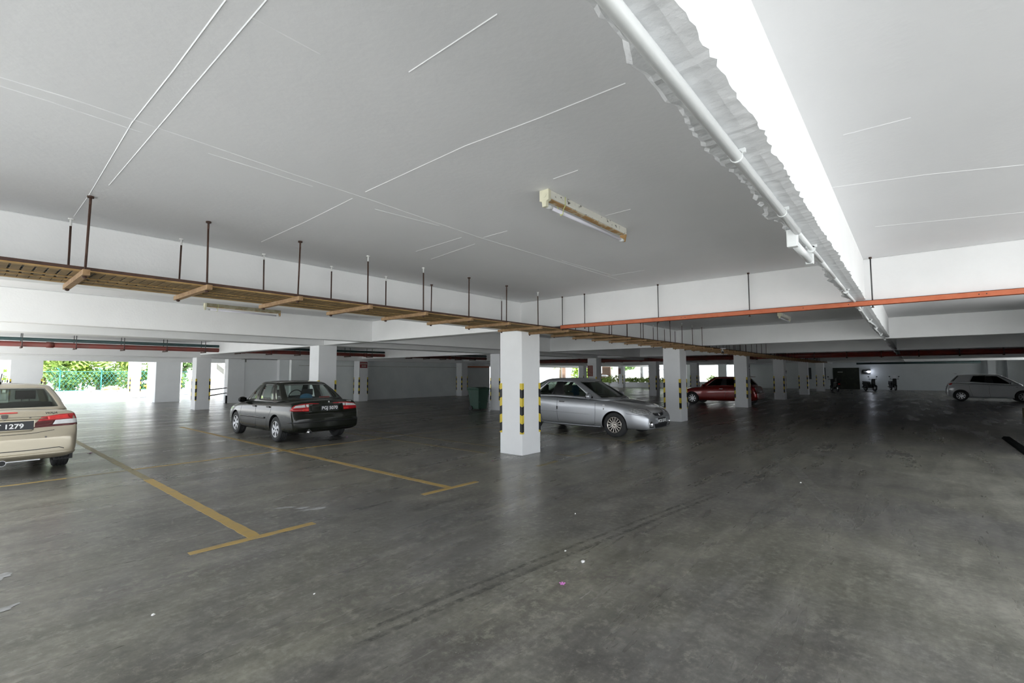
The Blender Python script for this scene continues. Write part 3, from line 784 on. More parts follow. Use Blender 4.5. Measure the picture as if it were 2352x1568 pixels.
# ------------------------------------------------------------------ cars
def subsurf(o, n=2):
    md = o.modifiers.new('s', 'SUBSURF'); md.levels = n; md.render_levels = n
def tyre_mesh(Rr, w):
    h = w / 2
    pr = [(Rr * .62, -h * .8), (Rr * .70, -h * .98), (Rr * .86, -h * 1.02), (Rr * .96, -h * .9), (Rr, -h * .72)]
    for g in (-.42, 0., .42): pr += [(Rr, h * (g - .09)), (Rr * .972, h * (g - .06)), (Rr * .972, h * (g + .06)), (Rr, h * (g + .09))]
    pr += [(Rr, h * .72), (Rr * .96, h * .9), (Rr * .86, h * 1.02), (Rr * .70, h * .98), (Rr * .62, h * .8)]
    q = MB().lathe(pr, 40, closed=True)
    return q.mesh('wheel', RUBBER)
def rim_mesh(Rr, w, n, style, m):
    """outer face looks along -y"""
    h = w / 2; r = Rr * .64; q = MB()
    q.lathe([(r * 1.0, -h * .86), (r * 1.02, -h * .98), (r * .95, -h * 1.0), (r * .90, -h * .80), (r * .90, h * .7), (r, h * .8)], 36, mi=0)
    q.lathe([(.001, -h * .25), (r * .91, -h * .25)], 24, mi=1)
    q.lathe([(.001, -h * .92), (r * .17, -h * .90), (r * .22, -h * .80), (r * .22, -h * .2)], 20, mi=0)
    for k in range(n):
        a = 2 * PI * k / n; ww = {'wide': .15, 'thin': .045, 'mid': .085}[style] * r
        def P(rad, off, y): return (rad * math.cos(a) - off * math.sin(a), y, rad * math.sin(a) + off * math.cos(a))
        i = q.add([P(r * .15, ww, -h * .86), P(r * .15, -ww, -h * .86), P(r * .93, -ww * (1.3 if style == 'wide' else 1), -h * .90), P(r * .93, ww * (1.3 if style == 'wide' else 1), -h * .90),
                   P(r * .15, ww, -h * .55), P(r * .15, -ww, -h * .55), P(r * .93, -ww * 1.1, -h * .6), P(r * .93, ww * 1.1, -h * .6)])
        for f in ((0, 1, 2, 3), (0, 4, 5, 1), (1, 5, 6, 2), (3, 2, 6, 7), (0, 3, 7, 4)): q.face([i[j] for j in f], 0)
    for k in range(5):
        a = 2 * PI * (k + .5) / 5; q.tube((r * .13 * math.cos(a), -h * .955, r * .13 * math.sin(a)), (r * .13 * math.cos(a), -h * .85, r * .13 * math.sin(a)), r * .025, 6, 1)
    return q.mesh('rim', [m, TRIMB])

class Car:
    def __init__(c, name, loc, rz, label, sp):
        c.sp = sp; c.root = empty(name, (loc[0], loc[1], 0), rz, label, 'car', None)
        c.lower(); c.upper(); c.wheels()
    def lower(c):
        sp = c.sp; st = sp['st']; q = MB(); rows = []
        cab0, cab1 = sp['cab']
        for (x, w, zb, zs, zc) in st:
            h = zs - zb
            pts = [(0, zb), (.70 * w, zb), (.93 * w, zb + .03 * h), (.985 * w, zb + .16 * h), (w, zb + .46 * h), (.992 * w, zb + .74 * h), (.965 * w, zs - .07 * h), (.90 * w, zs), (.5 * w, .45 * zs + .55 * zc), (0, zc)]
            Lh = q.add([(x, y, z) for y, z in pts]); Rh = [Lh[0]] + q.add([(x, -y, z) for y, z in pts[1:9]]) + [Lh[9]]
            rows.append((Lh, Rh, x))
        for (A, RA, xa), (B, RB, xb) in zip(rows, rows[1:]):
            for k in range(9):
                mi = 1 if (k >= 7 and xa >= cab0 and xb <= cab1) else 0
                q.face((A[k], B[k], B[k + 1], A[k + 1]), mi, True); q.face((RA[k + 1], RB[k + 1], RB[k], RA[k]), mi, True)
        for (Lh, Rh, _), fl_ in ((rows[0], False), (rows[-1], True)):
            for k in range(9):
                f = [Lh[k], Lh[k + 1], Rh[k + 1], Rh[k]]; f = [v for i, v in enumerate(f) if v not in f[:i]]
                q.face(f[::-1] if fl_ else f, 0, True)
        o = q.build('body', [sp['paint'], DARKIN, TRIMB], None); subsurf(o, 2)
        me = evaluated(o); bpy.data.objects.remove(o)
        o = link('body', me)
        c.tmp = []
        ra = sp['R'] * sp.get('arch', 1.13)
        cut = MB()
        for x in (sp['xf'], sp['xr']):
            for s in (-1, 1):
                y0, y1 = s * (sp['W'] / 2 - .24), s * (sp['W'] / 2 + .2); n = 40
                A = cut.add([(x + ra * math.cos(2 * PI * k / n), y0, sp['R'] + .01 + ra * math.sin(2 * PI * k / n)) for k in range(n)])
                B = cut.add([(x + ra * math.cos(2 * PI * k / n), y1, sp['R'] + .01 + ra * math.sin(2 * PI * k / n)) for k in range(n)])
                cut.face(A); cut.face(B[::-1])
                for k in range(n): cut.face((A[k], A[(k + 1) % n], B[(k + 1) % n], B[k]))
        co = cut.build('cut', TRIMB)
        md = o.modifiers.new('b', 'BOOLEAN'); md.object = co; md.operation = 'DIFFERENCE'; md.solver = 'EXACT'
        try: md.material_mode = 'TRANSFER'
        except Exception: pass
        me2 = evaluated(o); o.modifiers.clear(); o.data = me2; bpy.data.objects.remove(co)
        for p in me2.polygons: p.use_smooth = True
        try: me2.set_sharp_from_angle(angle=R(32))
        except Exception: pass
        o.parent = c.root; c.body = o
        bm = bmesh.new(); bm.from_mesh(me2); c.bvh = BVHTree.FromBMesh(bm); bm.free()
    def upper(c):
        sp = c.sp; g = sp['gh']; q = MB()
        base, top = g['base'], g['top']          # (x, y) rings from front centre along the left side to the rear centre
        zb, zt = g['zb'], g['zt']                # per-column heights (list or function)
        n = len(base); rows = []
        def ring(pts):
            Lh = q.add(pts); Rh = []
            for k, p in enumerate(pts):
                Rh.append(Lh[k] if abs(p[1]) < 1e-6 else q.add([(p[0], -p[1], p[2])])[0])
            return Lh, Rh
        def mixp(k, t, bulge=0.):
            b, u = base[k], top[k]
            x, y, z = b[0] + (u[0] - b[0]) * t, b[1] + (u[1] - b[1]) * t, zb[k] + (zt[k] - zb[k]) * t
            bl = bulge * 4 * t * (1 - t)
            ln = math.hypot(x - g['cx'], y) or 1
            return (x + bl * (x - g['cx']) / ln * .6, y + bl * y / ln, z)
        for t in (0., .07, .36, .64, .90, 1.0): rows.append(ring([mixp(k, t, .035) for k in range(n)]))
        cxr = sum(p[0] for p in top) / n
        crown = g.get('crown', .03)
        rows.append(ring([(cxr + (p[0] - cxr) * .93, p[1] * .90, zt[k] + crown * .5) for k, p in enumerate(top)]))
        rows.append(ring([(cxr + (p[0] - cxr) * .55, p[1] * .5, max(zt) + crown * 1.0 - (max(zt) - zt[k]) * .3) for k, p in enumerate(top)]))
        ce_ = q.add([(cxr, 0, max(zt) + crown * 1.05)])[0]
        cols = g['cols']                         # material slot for each column gap
        for ri, (A, B) in enumerate(zip(rows, rows[1:])):
            for k in range(n - 1):
                mi = cols[k] if 1 <= ri <= 3 else 0
                if mi in (2, 3, 4, 5, 6): mr = {3: 13, 4: 14, 6: 16}.get(mi, mi)
                else: mr = mi
                f1 = [A[0][k], A[0][k + 1], B[0][k + 1], B[0][k]]; f2 = [A[1][k + 1], A[1][k], B[1][k], B[1][k + 1]]
                q.face(f1, mi, True); q.face(f2, mr, True)
        A = rows[-1]
        for k in range(n - 1):
            q.face([A[0][k], A[0][k + 1], ce_], 0, True); q.face([A[1][k + 1], A[1][k], ce_], 0, True)
        me = bpy.data.meshes.new('gh'); me.from_pydata(q.v, [], q.f)
        for _ in range(17): me.materials.append(None)
        for p, mi in zip(me.polygons, q.m): p.material_index = mi; p.use_smooth = True
        bm = bmesh.new(); bm.from_mesh(me); bmesh.ops.recalc_face_normals(bm, faces=bm.faces)
        up = sum(f.normal.z for f in bm.faces if f.calc_center_median().z > max(zt))
        if up < 0: bmesh.ops.reverse_faces(bm, faces=bm.faces)
        bm.to_mesh(me); bm.free()
        o = link('gh', me); subsurf(o, 2); me = evaluated(o); bpy.data.objects.remove(o)
        c.parts = {}
        names = {2: 'windscreen', 3: 'front_side_window', 13: 'front_side_window', 4: 'rear_side_window', 14: 'rear_side_window', 5: 'rear_window', 6: 'quarter_window', 16: 'quarter_window'}
        present = sorted({p.material_index for p in me.polygons})
        for mi in present:
            sub = bpy.data.meshes.new('x'); idx = {}; vs = []; fs = []
            for p in me.polygons:
                if p.material_index != mi: continue
                f = []
                for v in p.vertices:
                    if v not in idx: idx[v] = len(vs); vs.append(me.vertices[v].co.copy())
                    f.append(idx[v])
                fs.append(f)
            sub.from_pydata(vs, [], fs)
            for p in sub.polygons: p.use_smooth = True
            if mi == 0: m_, nm = sp['paint'], 'roof'
            elif mi == 1: m_, nm = sp.get('pillar', sp['paint']), 'pillar'
            else: m_, nm = sp['glass'].get(mi % 10, sp['glass'][0]), names[mi]
            sub.materials.append(m_)
            ob = link(nm, sub, c.root)
            md = ob.modifiers.new('t', 'SOLIDIFY'); md.offset = -1
            md.thickness = .03 if mi < 2 else .006
            if mi >= 2: md.offset = -1
            c.parts.setdefault(nm, []).append(ob)
        bm = bmesh.new(); bm.from_mesh(me); c.gbvh = BVHTree.FromBMesh(bm); bm.free()
    def wheels(c):
        sp = c.sp; Rr, w = sp['R'], sp.get('tw', .19)
        tm = tyre_mesh(Rr, w); rm = rim_mesh(Rr, w, *sp['rim'])
        for x in (sp['xf'], sp['xr']):
            for s in (1, -1):
                o = link('wheel', tm, c.root); o.location = (x, s * (sp['W'] / 2 - w / 2 - .025), Rr)
                o.rotation_euler = (0, R(17 * (x > 0) + 31), PI if s > 0 else 0)
                link('rim', rm, o)
    # --- details laid on the body surface
    def hit(c, o, d, both=True):
        best = None
        for b in ((c.bvh, c.gbvh) if both else (c.bvh,)):
            h = b.ray_cast(Vector(o), Vector(d))
            if h[0] is not None and (best is None or h[3] < best[1]): best = (h[0], h[3], h[1])
        return best
    def ray(c, mode, u, z):
        if mode == 'left': return (u, 3, z), (0, -1, 0)
        if mode == 'right': return (u, -3, z), (0, 1, 0)
        if mode == 'rear': return (-5, u, z), (1, 0, 0)
        if mode == 'front': return (5, u, z), (-1, 0, 0)
        if mode == 'top': return (u, z, 3), (0, 0, -1)
        xc = c.sp['rc'] if mode == 'rrad' else c.sp['fc']      # radial about a vertical axis: u is an angle in degrees
        a = R(u); return (xc + 3 * math.cos(a), 3 * math.sin(a), z), (-math.cos(a), -math.sin(a), 0)
    def patch(c, name, mode, top, bot, m, off=.004, n=10, k=5, parent=None, both=False):
        """a skin-tight panel between two polylines of equal count"""
        def samp(pl, t):
            f = t * (len(pl) - 1); i = min(int(f), len(pl) - 2); f -= i
            return tuple(a + (b - a) * f for a, b in zip(pl[i], pl[i + 1]))
        q = MB(); grid = []; last = None
        for i in range(n + 1):
            a, b = samp(top, i / n), samp(bot, i / n); colm = []
            for j in range(k + 1):
                u, z = (a[0] + (b[0] - a[0]) * j / k, a[1] + (b[1] - a[1]) * j / k)
                o, d = c.ray(mode, u, z); h = c.hit(o, d, both)
                p = h[0] if h else (last or Vector(o) + Vector(d) * 2.2); last = p
                colm.append((p, Vector(d)))
            grid.append(colm)
        O = [[q.add([p - d * off])[0] for p, d in cl] for cl in grid]; I = [[q.add([p + d * .003])[0] for p, d in cl] for cl in grid]
        for i in range(n):
            for j in range(k): q.face((O[i][j], O[i + 1][j], O[i + 1][j + 1], O[i][j + 1]), 0, True)
        for i in range(n):
            q.face((O[i][0], I[i][0], I[i + 1][0], O[i + 1][0])); q.face((O[i][k], O[i + 1][k], I[i + 1][k], I[i][k]))
        for j in range(k):
            q.face((O[0][j], O[0][j + 1], I[0][j + 1], I[0][j])); q.face((O[n][j], I[n][j], I[n][j + 1], O[n][j + 1]))
        return q.build(name, m, parent or c.root)
    def seam(c, mode, pts, w=.006, m=None, name='panel_gap', parent=None, off=.0015, both=False):
        q = MB(); P = []
        pts = [(a[0] + (b[0] - a[0]) * t / 8, a[1] + (b[1] - a[1]) * t / 8) for a, b in zip(pts, pts[1:]) for t in range(8)] + [pts[-1]]
        for i, p in enumerate(pts):
            a, b = pts[max(0, i - 1)], pts[min(len(pts) - 1, i + 1)]; dx, dz = b[0] - a[0], b[1] - a[1]; l = math.hypot(dx, dz) or 1
            if mode[1:] == 'rad': nx, nz = -dz / l * w / 2 * 57, dx / l * w / 2
            else: nx, nz = -dz / l * w / 2, dx / l * w / 2
            pr = []
            for s in (1, -1):
                o, d = c.ray(mode, p[0] + s * nx, p[1] + s * nz); h = c.hit(o, d, both)
                if h: pr.append(h[0] - Vector(d) * off); pr.append(h[0] + Vector(d) * .002)
            if len(pr) == 4: P.append(q.add(pr))
        for A, B in zip(P, P[1:]):
            q.face((A[0], B[0], B[2], A[2])); q.face((A[0], A[1], B[1], B[0])); q.face((A[2], B[2], B[3], A[3]))
        if P: return q.build(name, m or TRIMB, parent or c.body)
    def at(c, mode, u, z, off=0.):
        o, d = c.ray(mode, u, z); h = c.hit(o, d, False); return h[0] - Vector(d) * off
    def plate(c, mode, z, txt, size, w=.46, h=.12, tilt=0., y=0., off=.012, frame=None, tx=0., tw=None):
        p = c.at(mode, y, z, off); sgn = -1 if mode == 'rear' else 1
        pl = MB().box((-w / 2, -h / 2, -.006), (w / 2, h / 2, .004)).build('licence_plate', PLATE, c.root, bevel=.002)
        pl.location = p
        pl.matrix_local = Matrix.Translation(p) @ (Matrix(((0, 0, sgn, 0), (sgn, 0, 0, 0), (0, 1, 0, 0), (0, 0, 0, 1)))) @ Matrix.Rotation(tilt, 4, 'X')
        if frame:
            f = MB().box((-w / 2 - .012, -h / 2 - .012, -.010), (w / 2 + .012, h / 2 + .012, -.003)).build('plate_frame', frame, pl)
        me = text_mesh(txt, size, .002); me.materials.clear(); me.materials.append(LETTER)
        l = link('lettering', me, pl); l.location = (tx, 0, .005)
        if tw: l.scale = (tw / l.dimensions.x, 1, 1) if l.dimensions.x else (1, 1, 1)
        return pl
    def letters(c, mode, u, z, txt, size, m, shear=.0):
        me = text_mesh(txt, size, .002, shear); me.materials.clear(); me.materials.append(m)
        l = link('lettering', me, c.root)
        l.matrix_local = c.frame(mode, u, z, .004)
        return l
    def frame(c, mode, u, z, off):
        o, d = c.ray(mode, u, z); h = c.hit(o, d, False); n = h[2].normalized()
        if n.dot(Vector(d)) > 0: n = -n
        X = Vector((0, 0, 1)).cross(n).normalized(); Y = n.cross(X); p = h[0] + n * off
        return Matrix(((X.x, Y.x, n.x, p.x), (X.y, Y.y, n.y, p.y), (X.z, Y.z, n.z, p.z), (0, 0, 0, 1)))
    def badge(c, mode, z, r, m, name='badge', shape='shield', y=0.):
        p = c.at(mode, y, z); sgn = -1 if mode == 'rear' else 1
        if shape == 'shield': poly = [(-.5, .42), (-.3, .52), (.3, .52), (.5, .42), (.42, 0), (.22, -.42), (0, -.6), (-.22, -.42), (-.42, 0)]
        else: poly = [(.36 * math.cos(2 * PI * k / 18), .5 * math.sin(2 * PI * k / 18)) for k in range(18)]
        q = MB().prism([(a * r * 2, b * r * 2) for a, b in poly], 'z', -.01, .012)
        b = q.build(name, m, c.root, bevel=.004)
        b.matrix_local = c.frame(mode, y, z, 0.)
        return b
    def mirror(c, x, z, m, sides=(1, -1), sc=1.):
        for s in sides:
            o, d = c.ray('left' if s > 0 else 'right', x, z); h = c.hit(o, d, True); y = h[0].y
            q = MB().ball((0, s * .115, .03), (.055 * sc, .105 * sc, .075 * sc), 16, 10)
            b = q.build('wing_mirror', m, c.root); b.location = (x, y, z)
            MB().prism([(-.05, -.02), (.06, -.02), (.04, .03), (-.03, .03)], 'y', min(0, s * .06) - .01, max(0, s * .06) + .01).build('mirror_arm', TRIMB, b)
            MB().box((-.058, s * .115 - .08, -.02), (-.048, s * .115 + .08, .08)).build('mirror_glass', G_DARK, b)
    def handle(c, x, z, m, sides=(1, -1), w=.19):
        for s in sides:
            p = c.at('left' if s > 0 else 'right', x, z, .0)
            q = MB().prism([(-w / 2, 0), (-w / 2 + .02, .018), (w / 2 - .02, .018), (w / 2, 0), (w / 2 - .02, -.018), (-w / 2 + .02, -.018)], 'y', -.014, .014)
            b = q.build('door_handle', m, c.root, bevel=.006); b.location = p + Vector((0, s * .012, 0))
    def seats(c, xs, z, m, rear=None):
        for x in xs:
            for y in (-.36, .36):
                s = MB().prism([(-.02, z - .35), (.10, z - .35), (.04, z + .16), (-.07, z + .16)], 'y', -.23, .23).build('seat', m, c.root, bevel=.04); s.location = (x, y, 0)
                hr = MB().box((-.05, -.13, z + .20), (.04, .13, z + .36)).tube((0, -.05, z + .1), (0, -.05, z + .22), .01, 6).tube((0, .05, z + .1), (0, .05, z + .22), .01, 6).build('headrest', m, s, bevel=.03)
    def wheel_in(c, x, y, z):
        q = MB().lathe([(.18 + .014 * math.cos(2 * PI * k / 8), .014 * math.sin(2 * PI * k / 8)) for k in range(8)], 24, closed=True)
        q.box((-.18, -.01, -.02), (.18, .01, .02)); b = q.build('steering_wheel', TRIMB, c.root); b.location = (x, y, z); b.rotation_euler = (0, R(0), R(90)); b.rotation_euler = (R(-20), 0, R(90))

# 1 black-green saloon seen from behind
def gh_sedan(fx0, fx1, xb, rx1, rx0, wb, wr, zf, zr, zbelt, zroof, qs=.12, rwin=.0, pillars=(0, 0, 0)):
    """rings of a three-box greenhouse: windscreen foot/top, door split, rear glass top/foot"""
    base = [(fx0, 0), (fx0 - .05, wb * .55), (fx0 - .20, wb - .08), (fx0 - .32, wb), (xb + .05, wb + .015), (xb - .05, wb + .015), (rx0 + .50, wb), (rx0 + .46, wb), (rx0 + .20, wb - .01), (rx0 + .03, wb - .10), (rx0 - .03, wb * .55), (rx0 - .05, 0)]
    top = [(fx1, 0), (fx1 - .02, wr * .55), (fx1 - .09, wr - .07), (fx1 - .20, wr), (xb + .04, wr + .02), (xb - .04, wr + .02), (rx1 + .22, wr), (rx1 + .18, wr), (rx1 + .12, wr - .01), (rx1 + .02, wr - .09), (rx1 - .02, wr * .55), (rx1 - .03, 0)]
    n = len(base)
    zb = [zf, zf, zf, zf, zbelt, zbelt, zbelt, zbelt, zr, zr, zr, zr]
    zt = [zroof - .01, zroof - .01, zroof - .02, zroof - .025, zroof - .02, zroof - .02, zroof - .03, zroof - .03, zroof - .04, zroof - .03, zroof - .015, zroof - .015]
    return dict(base=base, top=top, zb=zb, zt=zt, cx=(fx1 + rx1) / 2, cols=[2, 2, 0, 3, pillars[0], 4, pillars[1], 6 if rwin else 0, 0, 5, 5], crown=.025)

st_wira = [(-2.19, .66, .36, .56, .57), (-2.16, .77, .31, .60, .60), (-2.10, .81, .27, .67, .68), (-2.05, .815, .25, .91, .945), (-1.98, .825, .23, .95, .985), (-1.72, .835, .21, .955, .995), (-1.50, .84, .2, .95, .97),
           (-1.25, .845, .2, .945, .93), (-.6, .845, .18, .925, .90), (.2, .845, .18, .905, .885), (.72, .845, .18, .89, .88), (.95, .845, .19, .87, .90), (1.25, .84, .2, .825, .875), (1.7, .81, .2, .75, .81), (1.98, .74, .22, .66, .70), (2.06, .66, .26, .58, .58), (2.09, .55, .36, .50, .50)]
wira = dict(st=st_wira, paint=P_BLACK, cab=(-1.51, .73), W=1.69, R=.295, xf=1.25, xr=-1.25, rim=(6, 'wide', ALLOY), tw=.19, rc=-1.25, fc=1.2,
            gh=gh_sedan(1.02, .28, -.10, -.92, -1.62,   .79, .60, .875, .955, .915, 1.405, rwin=1),
            glass={0: G_CLEAR, 5: G_CLEAR})
C1 = Car('saloon_car', (5.85, 12.72), R(89.0), 'black green saloon car parked with its tail towards us', wira)
for s in (1, -1):
    def a(u): return u if s > 0 else 360 - u
    C1.patch('tail_light', 'rrad', [(a(137), .875), (a(144), .905), (a(156), .912), (a(168), .90)], [(a(131), .755), (a(142), .735), (a(155), .725), (a(165.5), .725)], LAMPR, n=16)
    C1.patch('reverse_lens', 'rrad', [(a(149), .885), (a(158), .89)], [(a(150), .825), (a(157), .825)], LAMPC, off=.009)
    C1.patch('indicator_lens', 'rrad', [(a(138), .865), (a(148), .885)], [(a(136), .815), (a(149), .822)], LAMPC, off=.008)
    C1.patch('reflector', 'rrad', [(a(146), .785), (a(153), .785)], [(a(146), .742), (a(153), .74)], LAMPR2, off=.008)
    C1.patch('fog_lens', 'rrad', [(a(162), .79), (a(165), .79)], [(a(161.5), .745), (a(164.5), .745)], CREAM, off=.008)
C1.patch('garnish', 'rear', [(.42, .885), (0, .89), (-.42, .885)], [(.43, .69), (0, .69), (-.43, .69)], P_BLACK, off=.010, n=12)
C1.patch('chrome_strip', 'rear', [(.44, .862), (.34, .862)], [(.44, .852), (.34, .854)], CHROME, off=.016, n=4, k=1)
C1.plate('rear', .785, 'PGJ 5070', .105, w=.44, h=.125, y=-.07, off=.022)
C1.badge('rear', .925, .022, SILVERB, shape='oval', y=-.08)
C1.letters('rear', -.60, .925, 'Wira', .06, SILVERB, .15)
C1.seam('rear', [(.80, .665), (.4, .655), (0, .65), (-.4, .655), (-.80, .665)], .014)
C1.patch('bumper_strip', 'rrad', [(128, .50), (150, .505), (180, .505), (210, .505), (232, .50)], [(128, .478), (150, .478), (180, .478), (210, .478), (232, .478)], TRIMB, off=.006, n=30, k=1)
C1.seam('rrad', [(120, .33), (150, .315), (180, .315), (210, .315), (240, .33)], .012)
for s in ('left', 'right'):
    C1.seam(s, [(-.10, .90), (-.12, .6), (-.10, .28), (.3, .24), (.78, .26), (.90, .5), (.80, .88)], .008)
    C1.seam(s, [(-.12, .9), (-.12, .30)], .008)
    C1.seam(s, [(-1.02, .90), (-1.0, .70), (-.78, .5), (-.72, .27), (-.12, .24)], .008)
    C1.patch('side_moulding', s, [(.86, .545), (-.70, .555)], [(.86, .505), (-.70, .515)], P_BLACK, off=.012, n=20, k=1)
    C1.seam(s, [(-1.56, .62), (-1.85, .60), (-2.02, .595)], .010)
C1.handle(-.02, .79, TRIMB); C1.handle(-.86, .80, TRIMB)
C1.mirror(.66, .90, TRIMB)
C1.seats((-.35,), .83, SEATD); C1.wheel_in(.35, -.36, .98)
MB().prism([(-1.32, .90), (-1.15, .90), (-1.18, 1.0), (-1.30, 1.0)], 'y', -.60, .60).build('rear_bench', SEATD, C1.root, bevel=.03)
MB().box((-1.42, -.42, .965), (-1.35, -.18, 1.03)).build('parcel_box', REDBOX, C1.root)
MB().ball((-1.30, .12, 1.02), (.10, .16, .09)).build('cushion', SKYBLUE, C1.root)
ex = MB().tube((-2.18, .42, .26), (-1.6, .42, .26), .035, 14).build('exhaust_pipe', CHROME, C1.root)
MB().tube((-2.19, .42, .26), (-2.17, .42, .26), .03, 14).build('tail_pipe_bore', BLK, ex)
for s in (1, -1):
    C1.patch('headlight', 'front', [(s * .70, .70), (s * .38, .68)], [(s * .70, .60), (s * .38, .585)], LAMPG)

# 2 champagne saloon at the left edge
st_waja = [(-2.24, .70, .36, .58, .59), (-2.21, .80, .30, .63, .635), (-2.16, .835, .27, .72, .73), (-2.13, .845, .25, .93, .97), (-2.04, .855, .23, 1.0, 1.045), (-1.78, .862, .21, 1.0, 1.045), (-1.50, .868, .2, .99, 1.0),
           (-1.25, .87, .2, .975, .95), (-.6, .87, .18, .95, .92), (.2, .87, .18, .93, .91), (.75, .87, .18, .91, .90), (1.0, .868, .19, .89, .92), (1.3, .86, .2, .85, .90), (1.8, .83, .2, .76, .82), (2.08, .74, .22, .66, .70), (2.18, .64, .26, .58, .58), (2.21, .52, .36, .50, .50)]
waja = dict(st=st_waja, paint=P_GOLD, cab=(-1.51, .76), W=1.74, R=.30, xf=1.30, xr=-1.30, rim=(5, 'wide', ALLOY), tw=.20, rc=-1.3, fc=1.2,
            gh=gh_sedan(1.08, .32, -.10, -.92, -1.62, .815, .62, .90, 1.0, .94, 1.425, rwin=1), glass={0: G_TINT, 5: G_TINT})
C2 = Car('saloon_car', (.575, 12.80), R(90.5), 'champagne gold saloon car cut off by the left picture edge', waja)
for s in (1, -1):
    def a(u): return u if s > 0 else 360 - u
    C2.patch('tail_light', 'rrad', [(a(129), .955), (a(142), .945), (a(154), .91)], [(a(128), .865), (a(144), .855), (a(157), .845)], LAMPR, off=.007)
    C2.patch('brake_lens', 'rrad', [(a(138), .935), (a(150), .915)], [(a(138), .875), (a(150), .865)], LAMPR2, off=.010)
    C2.patch('indicator_lens', 'rrad', [(a(128), .865), (a(138), .86), (a(146), .853)], [(a(128), .80), (a(138), .79), (a(148), .785)], LAMPC, off=.007)
    C2.patch('reverse_lens', 'rrad', [(a(146), .853), (a(157), .845)], [(a(148), .785), (a(163), .745)], LAMPD, off=.007)
    C2.patch('lower_lens', 'rrad', [(a(128), .80), (a(148), .785)], [(a(128.5), .765), (a(163), .745)], LAMPD, off=.0065)
C2.patch('plate_recess', 'rear', [(.44, .90), (0, .91), (-.44, .90)], [(.30, .70), (0, .70), (-.30, .70)], P_GOLD, off=.004, n=14)
C2.plate('rear', .785, 'T 1279', .098, w=.64, h=.15, y=.0, off=.014, frame=P_GOLD, tx=.055, tw=.31)
C2.badge('rear', .925, .042, BADGE, shape='shield', y=.0)
C2.letters('rear', -.52, .965, 'WAJA', .055, BADGE, .2)
C2.seam('rear', [(.50, .905), (.3, .918), (0, .92), (-.3, .918), (-.46, .915), (-.50, .905)], .005)
C2.seam('rear', [(.56, .70), (.3, .665), (0, .66), (-.3, .665), (-.56, .70)], .007)
C2.patch('brake_lens', 'rear', [(.14, 1.0), (0, 1.003), (-.14, 1.0)], [(.14, .985), (0, .985), (-.14, .985)], LAMPR2, off=.01, k=2)
C2.patch('chrome_strip', 'rear', [(.46, .895), (0, .905), (-.46, .895)], [(.46, .885), (0, .894), (-.46, .885)], P_GOLD, off=.02, n=14, k=1)
C2.seam('rear', [(.66, .425), (.3, .41), (0, .41), (-.3, .41), (-.62, .425), (-.68, .40)], .012)
C2.seam('rear', [(.66, .345), (0, .335), (-.66, .345)], .008)
for y in (-.46, .46):
    p = C2.at('rear', y, .60); MB().tube(p, p + Vector((-.008, 0, 0)), .014, 12).build('parking_sensor', BADGE, C2.root)
p = C2.at('rear', -.28, .905); MB().tube(p, p + Vector((-.01, 0, 0)), .012, 12).build('boot_lock', BADGE, C2.root)
C2.patch('bumper_lip', 'rrad', [(128, .36), (180, .35), (232, .36)], [(128, .30), (180, .29), (232, .30)], P_GOLD, off=.02, n=24, k=2)
ex = MB().tube((-2.20, .0, .24), (-1.7, .0, .24), .045, 14).box((-2.12, -.42, .235), (-2.02, .36, .262)).build('exhaust_pipe', CHROME, C2.root)
MB().tube((-2.205, 0, .24), (-2.19, 0, .24), .038, 14).build('tail_pipe_bore', BLK, ex)
C2.mirror(.70, .93, P_GOLD); C2.seats((-.35,), .94, SEATD)
MB().prism([(-1.34, .92), (-1.15, .92), (-1.18, 1.12), (-1.30, 1.12)], 'y', -.62, .62).build('rear_bench', SEATD, C2.root, bevel=.03)
an = MB().tube((-.80, 0, 1.42), (-1.16, 0, 1.60), .006, 8).tube((-.78, 0, 1.415), (-.84, 0, 1.45), .02, 10).build('antenna', TRIMB, C2.root)
for y in (-.76, .76):
    f = MB().box((-1.56, y - .12, .14), (-1.545, y + .12, .33)).build('mud_flap', BLK, C2.root)
for s in ('left', 'right'):
    C2.seam(s, [(-.10, .92), (-.12, .30)], .008); C2.seam(s, [(-1.02, .93), (-.75, .5), (-.70, .26)], .008)
C2.handle(-.02, .80, P_GOLD)

# 3 silver saloon nosing out to the right
st_gen = [(-2.14, .66, .36, .58, .60), (-2.11, .78, .30, .64, .66), (-2.06, .825, .27, .75, .78), (-2.02, .835, .25, .98, 1.03), (-1.90, .845, .22, 1.03, 1.075), (-1.62, .855, .2, 1.02, 1.04), (-1.35, .86, .2, 1.0, .98),
          (-.6, .8625, .185, .965, .93), (.2, .8625, .18, .93, .905), (.80, .8625, .18, .905, .895), (1.08, .862, .19, .885, .915), (1.35, .855, .2, .845, .89), (1.70, .835, .2, .775, .825), (1.93, .80, .2, .69, .735), (2.05, .74, .2, .60, .635), (2.12, .67, .21, .52, .54), (2.16, .56, .24, .46, .47)]
gen = dict(st=st_gen, paint=P_SILVER, cab=(-1.63, .81), W=1.725, R=.305, xf=1.30, xr=-1.30, rim=(14, 'thin', ALLOYD), tw=.195, rc=-1.2, fc=1.1, pillar=TRIMB, arch=1.10,
           gh=gh_sedan(1.16, .14, -.40, -.98, -1.84, .81, .61, .905, 1.03, .96, 1.445, rwin=1, pillars=(1, 0, 0)), glass={0: G_TINT, 2: G_TINT, 5: G_TINT})
C3 = Car('saloon_car', (11.54, 7.01), R(-90.0), 'silver saloon car with its nose out between two columns', gen)
